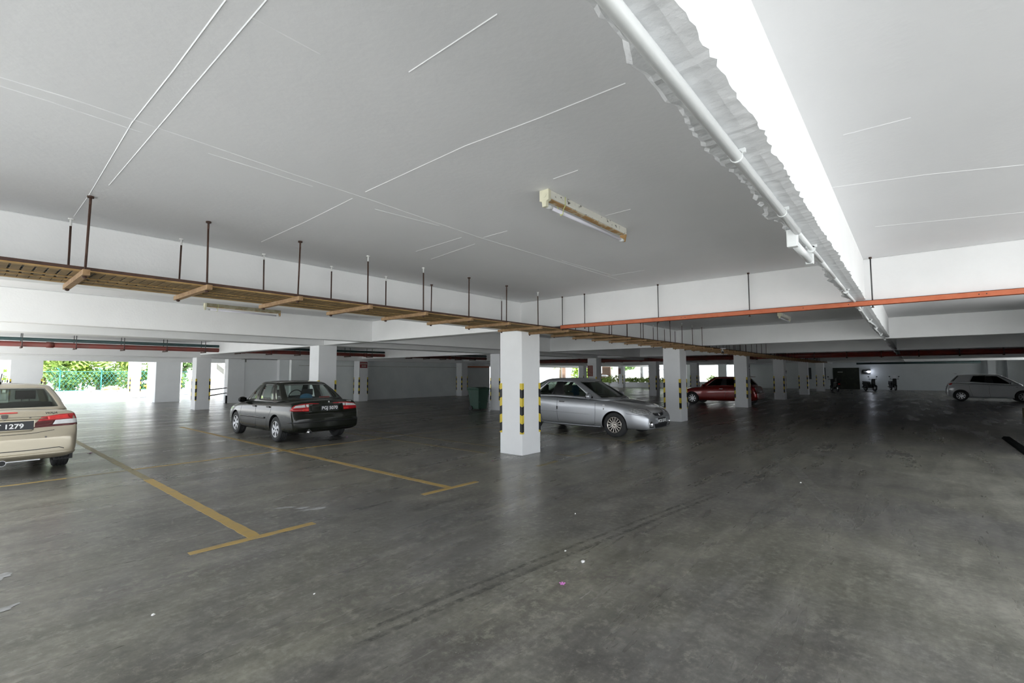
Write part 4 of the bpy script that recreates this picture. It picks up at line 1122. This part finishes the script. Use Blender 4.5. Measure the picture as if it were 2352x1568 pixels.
for s in (1, -1):
    def a(u): return u if s > 0 else -u
    C3.patch('headlight', 'frad', [(a(55), .70), (a(45), .735), (a(33), .70), (a(26), .645)], [(a(50), .625), (a(43), .60), (a(33), .585), (a(25), .575)], LAMPG, off=.005, n=14, k=6)
    C3.patch('bonnet_line', 'frad', [(a(24), .70), (a(19), .60)], [(a(25.5), .70), (a(20), .60)], TRIMB, off=.003, n=6, k=1)
    p = C3.at('front', s * .57, .36)
    o = MB().lathe([(.001, .0), (.045, .004), (.052, .012), (.064, .014), (.066, -.01)], 20).build('fog_lamp', CHROME, C3.root)
    o.location = p; o.rotation_euler = (0, 0, R(-90 + s * 22))
    C3.patch('bumper_slot', 'front', [(s * .62, .295), (s * .42, .285)], [(s * .61, .275), (s * .42, .265)], BLK, off=.003, k=1)
C3.patch('upper_grille', 'front', [(.32, .60), (0, .575), (-.32, .60)], [(.24, .535), (0, .505), (-.24, .535)], BLK, off=.006, n=12)
C3.patch('grille_bar', 'front', [(.34, .612), (0, .590), (-.34, .612)], [(.32, .595), (0, .572), (-.32, .595)], CHROME, off=.010, n=12, k=1)
C3.badge('front', .545, .030, SILVERB, shape='shield')
C3.patch('lower_grille', 'front', [(.40, .345), (0, .345), (-.40, .345)], [(.34, .245), (0, .24), (-.34, .245)], BLK, off=.004, n=12)
C3.plate('front', .405, 'WCB 5310', .105, w=.46, h=.125, off=.02, frame=CHROME)
for s in ('left', 'right'):
    C3.seam(s, [(-.40, .95), (-.40, .60), (-.37, .30), (.62, .255), (.76, .29), (.78, .6), (.77, .90)], .008)
    C3.seam(s, [(-1.30, .97), (-1.2, .75), (-.95, .5), (-.9, .3), (-.37, .28)], .008)
    C3.seam(s, [(.62, .54), (-.35, .565), (-1.0, .575)], .012, m=P_SILVER, name='side_moulding', off=.006)
    C3.seam(s, [(.62, .532), (-.35, .556), (-1.0, .566)], .005)
    C3.patch('side_skirt', s, [(.90, .235), (-.90, .245)], [(.90, .165), (-.90, .175)], P_SILVER, off=.012, n=16, k=2)
    C3.seam(s, [(1.62, .60), (1.85, .575), (2.0, .57)], .008)
    p = C3.at(s, 1.02, .775, .003); MB().box((-.03, -.008, -.02), (.03, .008, .02)).build('side_repeater', LAMPC, C3.root, bevel=.004).location = p
    p = C3.at(s, 1.02, .69, .002); MB().box((-.012, -.004, -.02), (.012, .004, .02)).build('emblem', BADGE, C3.root).location = p
    p = C3.at(s, -.395, .665, .004); MB().box((-.014, -.006, -.04), (.014, .006, .04)).build('edge_guard', BLK, C3.root).location = p
C3.handle(-.24, .835, CHROME); C3.handle(-1.12, .86, CHROME)
C3.mirror(.62, .965, P_SILVER, sc=1.15)
C3.seats((-.35, -1.15), .90, SEATL); C3.wheel_in(.42, -.36, 1.0)
MB().box((-.42, -.2, .95), (-.30, .14, 1.25)).build('hung_cloth', SKYBLUE, C3.root, bevel=.03)
for s in (1, -1):
    C3.patch('tail_light', 'rrad', [(180 - s * 40, .93), (180 - s * 22, .93)], [(180 - s * 40, .80), (180 - s * 22, .80)], LAMPR)
C3.seam('top', [(.98, .50), (1.10, .20), (1.12, -.10)], .014, m=BLK, name='wiper', off=.012, both=True)

# 4 red hatchback behind the columns
def gh_hatch(fx0, fx1, xb, rx1, rx0, wb, wr, zf, zr, zbelt, zroof, pillars=(0, 0), zq=0.):
    base = [(fx0, 0), (fx0 - .05, wb * .55), (fx0 - .20, wb - .08), (fx0 - .34, wb), (xb + .05, wb + .015), (xb - .05, wb + .015), (rx0 + .62, wb), (rx0 + .40, wb - .005), (rx0 + .14, wb - .02), (rx0 + .03, wb - .11), (rx0 - .03, wb * .55), (rx0 - .05, 0)]
    top = [(fx1, 0), (fx1 - .02, wr * .55), (fx1 - .09, wr - .07), (fx1 - .22, wr), (xb + .04, wr + .02), (xb - .04, wr + .02), (rx1 + .52, wr), (rx1 + .32, wr - .005), (rx1 + .10, wr - .02), (rx1 + .02, wr - .09), (rx1 - .02, wr * .55), (rx1 - .03, 0)]
    zb = [zf, zf, zf, zf, zbelt, zbelt, zbelt + zq, zbelt + zq, zr, zr, zr, zr]
    zt = [zroof - .01, zroof - .01, zroof - .02, zroof - .025, zroof - .015, zroof - .015, zroof - .03, zroof - .03, zroof - .045, zroof - .04, zroof - .03, zroof - .03]
    return dict(base=base, top=top, zb=zb, zt=zt, cx=(fx1 + rx1) / 2, cols=[2, 2, 0, 3, pillars[0], 4, pillars[1], 0, 0, 5, 5], crown=.025)
st_red = [(-1.87, .66, .34, .55, .56), (-1.84, .78, .29, .62, .63), (-1.78, .82, .26, .72, .735), (-1.73, .83, .24, .92, .945), (-1.62, .838, .22, .955, .965), (-1.40, .845, .2, .96, .93), (-1.0, .85, .19, .95, .92), (-.4, .85, .18, .93, .90), (.2, .85, .18, .91, .89), (.70, .85, .18, .89, .88), (.95, .848, .19, .87, .90), (1.22, .84, .2, .835, .875), (1.6, .815, .2, .765, .81), (1.84, .75, .21, .67, .71), (1.96, .66, .24, .57, .58), (2.0, .54, .32, .50, .50)]
red = dict(st=st_red, paint=P_RED, cab=(-1.41, .71), W=1.70, R=.30, xf=1.22, xr=-1.22, rim=(8, 'mid', ALLOY), tw=.195, rc=-.95, fc=1.1, pillar=TRIMB,
           gh=gh_hatch(1.02, .26, -.38, -1.28, -1.62, .80, .61, .88, .97, .925, 1.39, pillars=(1, 0)), glass={0: G_DARK, 2: G_TINT})
C4 = Car('hatchback_car', (25.72, 7.55), R(90), 'dark red hatchback car behind the columns with its tail to the right', red)
for s in (1, -1):
    def a(u): return u if s > 0 else 360 - u
    C4.patch('tail_light', 'rrad', [(a(133), .90), (a(143), .90), (a(150), .87)], [(a(131), .76), (a(142), .745), (a(148), .745)], LAMPR, off=.007)
    C4.patch('reverse_lens', 'rrad', [(a(137), .87), (a(146), .865)], [(a(137), .80), (a(145), .795)], LAMPC, off=.012)
    C4.patch('indicator_lens', 'rrad', [(a(139), .775), (a(144), .775)], [(a(139), .755), (a(144), .755)], LAMPC, off=.012, k=1)
    C4.patch('bumper_reflector', 'rrad', [(a(133), .60), (a(139), .60)], [(a(134), .42), (a(139), .42)], LAMPR2, off=.007)
C4.plate('rear', .66, 'WA 105', .10, w=.42, h=.12, off=.015)
sp = MB().prism([(-1.50, 1.372), (-1.10, 1.412), (-1.10, 1.438), (-1.50, 1.402)], 'y', -.56, .56).build('roof_spoiler', P_RED, C4.root, bevel=.01)
for s in ('left', 'right'):
    C4.seam(s, [(-.40, .93), (-.42, .60), (-.35, .28), (.72, .25), (.86, .30), (.88, .6), (.80, .88)], .008)
    C4.seam(s, [(.86, .72), (-1.60, .76)], .010, m=P_RED, name='side_crease', off=.006)
C4.handle(-.22, .80, CHROME)
C4.mirror(.64, .92, P_RED); C4.seats((-.25,), .92, SEATD)
for s in (1, -1): C4.patch('headlight', 'front', [(s * .68, .68), (s * .42, .66)], [(s * .68, .58), (s * .42, .565)], LAMPG)

# 5 white hatchback at the right edge
st_wh = [(-1.76, .62, .34, .58, .60), (-1.74, .74, .28, .66, .68), (-1.69, .785, .25, .80, .82), (-1.65, .795, .23, .96, .985), (-1.55, .80, .22, 1.02, 1.03), (-1.30, .80, .2, 1.01, .96), (-.9, .80, .19, .985, .95), (-.3, .80, .18, .96, .93), (.3, .80, .18, .935, .91), (.85, .80, .18, .91, .90), (1.08, .798, .19, .885, .91), (1.3, .79, .2, .85, .88), (1.55, .76, .2, .78, .82), (1.72, .69, .22, .68, .71), (1.80, .60, .25, .58, .58), (1.83, .48, .34, .5, .5)]
wh = dict(st=st_wh, paint=P_WHITE, cab=(-1.31, .86), W=1.60, R=.295, xf=1.20, xr=-1.185, rim=(8, 'mid', ALLOY), tw=.18, rc=-.9, fc=1.0, arch=1.14, pillar=TRIMB,
          gh=gh_hatch(1.30, .42, -.05, -1.20, -1.52, .75, .58, .90, 1.04, .955, 1.47, pillars=(1, 0), zq=.09), glass={0: G_DARK})
C5 = Car('hatchback_car', (36.95, -3.20), R(-90), 'white hatchback car cut off by the right picture edge', wh)
for s in (1, -1):
    def a(u): return u if s > 0 else 360 - u
    C5.patch('tail_light', 'rrad', [(a(128), 1.0), (a(142), 1.0)], [(a(130), .90), (a(146), .88)], LAMPR2, off=.008)
    C5.patch('reverse_lens', 'rrad', [(a(138), .93), (a(146), .92)], [(a(140), .86), (a(147), .86)], LAMPC, off=.012)
C5.patch('tailgate_trim', 'rear', [(.50, 1.0), (0, 1.0), (-.50, 1.0)], [(.55, .40), (0, .40), (-.55, .40)], TRIMB, off=.006, n=12)
C5.plate('rear', .72, 'PLT 88', .09, w=.42, h=.12, off=.02)
for s in ('left', 'right'):
    C5.seam(s, [(-.05, .95), (-.06, .6), (-.03, .26)], .006); C5.seam(s, [(-.85, .97), (-.80, .6), (-.70, .28)], .006)
    C5.patch('side_repeater', s, [(1.02, .80), (.94, .80)], [(1.02, .785), (.94, .785)], TRIMB, off=.003, n=3, k=1)
C5.handle(.08, .84, P_WHITE); C5.handle(-.82, .86, P_WHITE)
C5.mirror(.80, .97, P_WHITE)
MB().box((-1.36, -.4, 1.50), (-1.28, .4, 1.515)).build('roof_spoiler', TRIMB, C5.root)

# ------------------------------------------------------------------ scooters by the far wall
def scooter(x, y, rz, label, lean=0., tail=False, box=False):
    t = empty('motor_scooter', (x, y, 0), rz, label, 'scooter', 'scooters by the far wall')
    DK = mat('scooter_black', (.008, .009, .009), .6, spec=.3, var=.2, scale=8)
    q = MB().prism([(-.85, .62), (-.70, .78), (-.10, .72), (.02, .45), (.32, .40), (.40, .62), (.46, .98), (.54, .98), (.56, .60), (.48, .28), (-.05, .26), (-.30, .38), (-.62, .42)], 'y', -.14, .14)
    q.build('bodywork', DK, t, bevel=.03)
    MB().prism([(-.86, .76), (-.80, .84), (-.25, .82), (-.02, .74), (-.05, .70), (-.70, .75)], 'y', -.13, .13).build('seat', TRIMB, t, bevel=.02)
    for wx in (-.58, .66):
        w = MB().lathe([(.17, -.045), (.24, -.05), (.27, -.02), (.27, .02), (.24, .05), (.17, .045)], 28, closed=True, c=(wx, 0, .27)).build('wheel', RUBBER, t)
        MB().lathe([(.001, -.03), (.17, -.04), (.175, .04), (.001, .03)], 20, c=(wx, 0, .27)).build('rim', ALLOY, w)
    for s in (-1, 1): MB().tube((.66, s * .07, .27), (.50, s * .07, .80), .022, 8).build('fork', STEELD, t)
    MB().prism([(.42, .44), (.60, .58), (.80, .52), (.92, .38), (.88, .36), (.74, .46), (.58, .50)], 'y', -.07, .07).build('front_mudguard', DK, t, bevel=.01)
    hb = MB().tube((.42, -.34, 1.02), (.46, 0, .99), .016, 8).tube((.46, 0, .99), (.42, .34, 1.02), .016, 8)
    hb.build('handlebar', STEELD, t)
    MB().box((.46, -.13, .90), (.60, .13, 1.06)).build('headlight', DK, t, bevel=.04)
    for s in (-1, 1):
        m_ = MB().tube((.45, s * .24, 1.01), (.43, s * .32, 1.20), .008, 6).ball((.43, s * .33, 1.24), (.02, .07, .045), 10, 6).build('mirror', STEELD, t)
    MB().box((-.90, -.07, .62), (-.86, .07, .70)).build('tail_light', LAMPR2 if tail else LAMPD, t)
    MB().tube((-.80, -.15, .32), (-.10, -.15, .28), .045, 10).build('exhaust', STEELD, t)
    MB().prism([(-.86, .30), (-.78, .55), (-.74, .55), (-.82, .30)], 'y', -.08, .08).build('rear_mudguard', TRIMB, t)
    MB().tube((.0, .12, .28), (-.05, .3, .01), .012, 6).build('side_stand', STEELD, t)
    if box: MB().box((-1.0, -.2, .86), (-.62, .2, 1.14)).build('top_box', DK, t, bevel=.04)
    t.rotation_euler = (R(lean), 0, rz)
    return t
scooter(48.0, 5.0, R(25), 'dark scooter with a red tail lamp left of the dark door', tail=True, box=True)
scooter(51.5, 2.85, R(214), 'dark scooter parked under the glowing wall lamp')
scooter(54.3, 1.35, R(196), 'dark scooter with a pale screen alone before the bare wall')
t = COL.objects[-1]
MB().box((.46, -.12, 1.10), (.50, .12, 1.38)).build('windscreen', PAPER, [o for o in COL.objects if o.get('label', '').startswith('dark scooter with a pale')][0], bevel=.03)  # opaque white stands in for the bright reflection on the screen

# ------------------------------------------------------------------ outside: planting, ramp, yard
def leaves(mb, c, rad, n, size, rr, mi=0):
    for _ in range(n):
        while True:
            v = Vector((rr.uniform(-1, 1), rr.uniform(-1, 1), rr.uniform(-1, 1)))
            if .25 < v.length < 1: break
        p = Vector((c[0] + v.x * rad[0], c[1] + v.y * rad[1], c[2] + v.z * rad[2]))
        d = Vector((rr.gauss(0, 1), rr.gauss(0, 1), rr.gauss(-.2, .7))).normalized(); s = size * rr.uniform(.6, 1.3)
        w = d.cross(Vector((rr.gauss(0, 1), rr.gauss(0, 1), rr.gauss(0, 1)))).normalized() * s * .32
        i = mb.add([p, p + d * s * .5 + w, p + d * s, p + d * s * .5 - w]); mb.face(i, mi)
def frond(mb, base, az, L, droop, rr):
    pts = []; p = Vector(base); el = rr.uniform(.6, 1.2)
    for k in range(9):
        d = Vector((math.cos(az) * math.cos(el), math.sin(az) * math.cos(el), math.sin(el))); p = p + d * L / 9; pts.append((p.copy(), d)); el -= droop
    for k, (p, d) in enumerate(pts):
        side = d.cross(Vector((0, 0, 1))).normalized(); l = L * .26 * math.sin(PI * (k + 1.2) / 10.5)
        for s in (-1, 1):
            tip = p + side * s * l + d * l * .5 - Vector((0, 0, l * .35)); w = d * .07 * L / 2.5
            mb.face(mb.add([p - w, p + w, tip]))
def tree(x, y, h, r, m, label, n=2200, size=.28, seed=0, name='tree', cat='tree', z=-.02, low=.1):
    rr = random.Random(seed); t = empty(name, (x, y, z), 0, label, cat, 'trees and bushes outside')
    q = MB()
    for k in range(9):
        a = rr.uniform(0, 6.28); d = rr.uniform(0, .6) * r
        cz = h * rr.uniform(low + .1, .88)
        leaves(q, (d * math.cos(a), d * math.sin(a), cz), (r * .55, r * .55, h * .20), n // 9, size, rr)
    q.build('foliage', m, t, fix=False)
    q = MB().tube((0, 0, 0), (.1, .05, h * .5), .06 * h / 2.5, 8, r2=.03 * h / 2.5)
    for k in range(4):
        a = rr.uniform(0, 6.28); q.tube((.08, .03, h * .3), (r * .5 * math.cos(a), r * .5 * math.sin(a), h * .7), .025 * h / 2.5, 6, r2=.01)
    q.build('trunk', BARK, t)
    return t
def palm(x, y, h, label, seed, L=3.2, n=16, m=None):
    rr = random.Random(seed); t = empty('palm_tree', (x, y, -.02), 0, label, 'tree', 'trees and bushes outside')
    MB().tube((0, 0, 0), (.1, 0, h), .22, 10, r2=.15).build('trunk', BARK, t)
    q = MB()
    for k in range(n): frond(q, (.1, 0, h), 2 * PI * k / n + rr.uniform(-.2, .2), L * rr.uniform(.8, 1.15), rr.uniform(.16, .26), rr)
    q.build('frond', m or LEAF1, t, fix=False)
    return t
# garden beyond the left openings
palm(10.4, 66.5, 2.2, 'feathery palm behind the teal fence in the garden view', 5, 4.2, 18)
tree(6.3, 67, 4.6, 2.2, LEAF3, 'pale sunlit tree at the left of the garden view', 2600, .38, 1)
tree(8.6, 68.5, 5.2, 2.2, LEAF1, 'bright green tree between the pale tree and the palm', 2600, .36, 2)
tree(13.0, 67, 5.0, 2.1, LEAF3, 'sunlit yellow green tree right of the palm', 2600, .36, 3)
tree(15.6, 66, 5.2, 2.0, LEAF1, 'bright tree seen beside the yellow hydrant', 2600, .34, 4)
tree(17.8, 66, 5.2, 1.8, LEAF2, 'dark tree seen through the gap left of the handrail column', 1600, .34, 14)
tree(7.4, 63.0, 2.4, 1.7, LEAF2, 'dark bush low behind the left part of the teal fence', 1800, .26, 6, 'bush', 'bush', low=-.05)
tree(10.4, 63.4, 2.5, 1.8, LEAF2, 'dark bush low behind the teal fence post', 1800, .26, 7, 'bush', 'bush', low=-.05)
tree(13.2, 62.8, 2.3, 1.7, LEAF2, 'dark bush low behind the brown rock', 1800, .26, 8, 'bush', 'bush', low=-.05)
tree(16.2, 62.6, 2.2, 1.5, LEAF2, 'dark bush behind the yellow hydrant', 1400, .26, 9, 'bush', 'bush', low=-.05)
tree(2.0, 70, 5.4, 3.0, LEAF1, 'tree hidden mostly behind the wide pale pier', 1400, .36, 10)
t = empty('chain_link_fence', (5.5, 61.2, -.02), 0, 'teal green wire fence in front of the garden bushes', 'fence')
q = MB()
for k in range(34): q.tube((.33 * k, 0, .1), (.33 * k + 1.2, 0, 1.9), .008, 4); q.tube((.33 * k + 1.2, 0, .1), (.33 * k, 0, 1.9), .008, 4)
q.tube((0, 0, 1.9), (12.4, 0, 1.9), .025, 6); q.tube((0, 0, .1), (12.4, 0, .1), .02, 6)
q.build('wire_mesh', TEAL, t)
for xx in (1.3, 4.28, 7.3, 10.3):
    MB().tube((xx, -.03, 0), (xx, -.03, 2.0), .05, 8).tube((xx, -.03, 2.0), (xx - .25, -.28, 2.22), .045, 8).build('post', TEAL, t)
t = empty('boulder', (10.35, 59.9, -.03), 0, 'brown boulder on the kerb before the teal fence', 'rock')
bm = bmesh.new(); bmesh.ops.create_icosphere(bm, subdivisions=3, radius=1)
rr = random.Random(5); from mathutils import noise as _n
for v in bm.verts:
    f = 1 + .22 * _n.noise(v.co * 1.7) + .08 * _n.noise(v.co * 4); v.co = Vector((v.co.x * .72 * f, v.co.y * .5 * f, v.co.z * .42 * f + .12))
me = bpy.data.meshes.new('boulder'); bm.to_mesh(me); bm.free(); me.materials.append(ROCK); link('rock', me, t)
t = empty('fire_hydrant', (12.95, 58.5, -.02), 0, 'yellow fire hydrant post on the kerb before the bushes', 'hydrant')
MB().lathe([(.001, 0), (.2, 0), (.2, .04), (.14, .05), (.14, .55), (.17, .56), (.17, .60), (.12, .62), (.11, .68), (.05, .74), (.05, .80), (.001, .80)], 20, axis='z').build('barrel', HYD, t)
MB().tube((-.32, 0, .48), (.32, 0, .48), .08, 12).build('outlet', HYD, t)
t = empty('yard_kerb', (2, 58.2, -.02), 0, 'low grey kerb along the garden edge', 'kerb')
q = MB()
for k in range(20): q.box((k * .95, 0, 0), (k * .95 + .9, .35, .14))
q.build('kerb_stones', KERB, t)
# planter with hedge plants on the far side
t = empty('planter_box', (50.9, 19.5, 0), 0, 'long pale planter wall filled with bright plants in the far opening', 'planter')
MB().box((0, 0, 0), (.18, 7.9, .56)).box((0, 8.3, 0), (.18, 10.6, .50)).box((1.3, 0, 0), (1.48, 10.6, .5)).box((.18, 0, 0), (1.3, 10.6, .42)).build('planter_wall', WALLW, t)
for k in range(13):
    rr = random.Random(40 + k); yy = 19.9 + .80 * k
    b = empty('planter_shrub', (51.7, yy, .40), 0, '%s bright shrub along the far planter, counted from the right' % ORD[k], 'shrub', 'shrubs in the far planter')
    q = MB(); leaves(q, (0, 0, .38), (.45, .5, .34 + (.28 if k in (9, 10) else 0)), 420, .16, rr); q.build('foliage', LEAF3 if k % 3 else LEAF1, b, fix=False)
    MB().tube((0, 0, 0), (.03, .02, .4), .02, 6).build('stem', BARK, b)
# ramp with solid parapet behind it
rp = MB().prism([(38, -.2), (38, .35), (31.4, 1.72), (27.4, 2.35), (20, 3.35), (12, 4.4), (12, -.2)], 'x', 60.0, 60.35)
rp.prism([(38, .35), (31.4, 1.72), (27.4, 2.35), (20, 3.35), (12, 4.4), (12, 4.3), (20, 3.25), (27.4, 2.25), (31.4, 1.62), (38, .25)], 'x', 59.86, 60.0)
rp.prism([(38, .0), (31.4, 1.26), (27.4, 1.88), (20, 2.85), (12, 3.9), (12, 3.82), (20, 2.78), (27.4, 1.80), (31.4, 1.18), (38, -.05)], 'x', 59.9, 60.0)
struct('wall_ramp', rp, WALLW)
struct('wall_pillar', MB().box((58.5, 30.2, -.2), (59.2, 31.3, 4.2)), WALLW)
struct('wall_brown', MB().box((57.6, 31.2, .3), (57.9, 32.4, 3.4)).box((57.6, 32.4, .3), (57.9, 34.4, 1.6)), DIRTB)
struct('wall_post', MB().box((57.0, 38.15, 0), (57.3, 38.6, 3.2)), DIRTB)
t = empty('bench_slab', (57.0, 31.2, 1.0), 0, 'white rounded slab above the planter plants', 'bench')
MB().prism([(0, .25), (.3, .38), (1.0, .40), (1.3, .32), (1.2, .2), (.2, .16)], 'x', -.3, .3).build('slab_top', WALLW, t, bevel=.05)
MB().box((-.2, .3, -1.25), (.2, 1.0, .2)).build('slab_base', DIRTB, t)
palm(66, 45, 3.5, 'drooping palm in the far opening above the silver car roof', 21, 4.6, 20, LEAF3)
tree(68, 41, 6.0, 3.2, LEAF1, 'sunlit tree in the far opening left of the large notice column', 2600, .42, 22)
tree(67, 48.5, 6.0, 2.8, LEAF3, 'pale tree at the far left slot above the silver car', 2200, .42, 23)
tree(70, 36, 7.5, 3.0, LEAF2, 'dark tree above the far ramp parapet', 2200, .42, 24)
tree(72, 31, 7.5, 2.8, LEAF1, 'bright tree crown over the middle of the ramp', 2000, .42, 25)
tree(63, 18.3, 1.9, 1.3, LEAF3, 'bush in the window opening above the red car bonnet', 900, .2, 26, 'bush', 'bush', low=-.05) if False else None
b = tree(57.4, 17.9, 1.25, 1.1, LEAF3, 'bright low bush in the wall opening behind the red car', 900, .2, 27, 'bush', 'bush', low=-.05)

# ------------------------------------------------------------------ light and camera
w = bpy.data.worlds.new('sky'); S.world = w; w.use_nodes = True
nt = w.node_tree; bg = nt.nodes['Background']
tc = N(nt, 'ShaderNodeTexCoord'); sp_ = N(nt, 'ShaderNodeSeparateXYZ'); rp_ = N(nt, 'ShaderNodeValToRGB')
nt.links.new(tc.outputs['Generated'], sp_.inputs[0]); nt.links.new(sp_.outputs['Z'], rp_.inputs['Fac'])
rp_.color_ramp.elements[0].position = 0; rp_.color_ramp.elements[0].color = (.92, .96, 1.0, 1)
rp_.color_ramp.elements[1].position = 1; rp_.color_ramp.elements[1].color = (.72, .84, 1.0, 1)
nt.links.new(rp_.outputs['Color'], bg.inputs['Color']); bg.inputs['Strength'].default_value = 1.8
sl = bpy.data.lights.new('sun', 'SUN'); sl.energy = 9.; sl.angle = R(6); sl.color = (1., .97, .92)
so = bpy.data.objects.new('sun', sl); COL.objects.link(so); so.rotation_euler = Vector((.45, .35, -1)).to_track_quat('-Z', 'Y').to_euler()

cam = bpy.data.cameras.new('camera'); co = bpy.data.objects.new('camera', cam); COL.objects.link(co)
cam.sensor_width = 36; cam.sensor_fit = 'HORIZONTAL'; cam.lens = 1088.75 * 36 / 2352; cam.clip_start = .05; cam.clip_end = 400
yw, pt, ro = R(40.089), R(3.883), R(-.155)
f = Vector((math.cos(yw) * math.cos(pt), math.sin(yw) * math.cos(pt), math.sin(pt))); r_ = Vector((math.sin(yw), -math.cos(yw), 0)); u = r_.cross(f)
rt = r_ * math.cos(ro) + u * math.sin(ro); up = -r_ * math.sin(ro) + u * math.cos(ro)
M = Matrix(((rt.x, up.x, -f.x, 0), (rt.y, up.y, -f.y, 0), (rt.z, up.z, -f.z, 1.58), (0, 0, 0, 1)))
co.matrix_world = M
S.camera = co
S.cycles.max_bounces = 14; S.cycles.diffuse_bounces = 8; S.cycles.glossy_bounces = 4; S.cycles.transparent_max_bounces = 16; S.cycles.sample_clamp_indirect = 8
S.cycles.use_denoising = True
S.view_settings.view_transform = 'Standard'; S.view_settings.look = 'None'; S.view_settings.gamma = 1; S.view_settings.use_curve_mapping = False
S.view_settings.exposure = .82
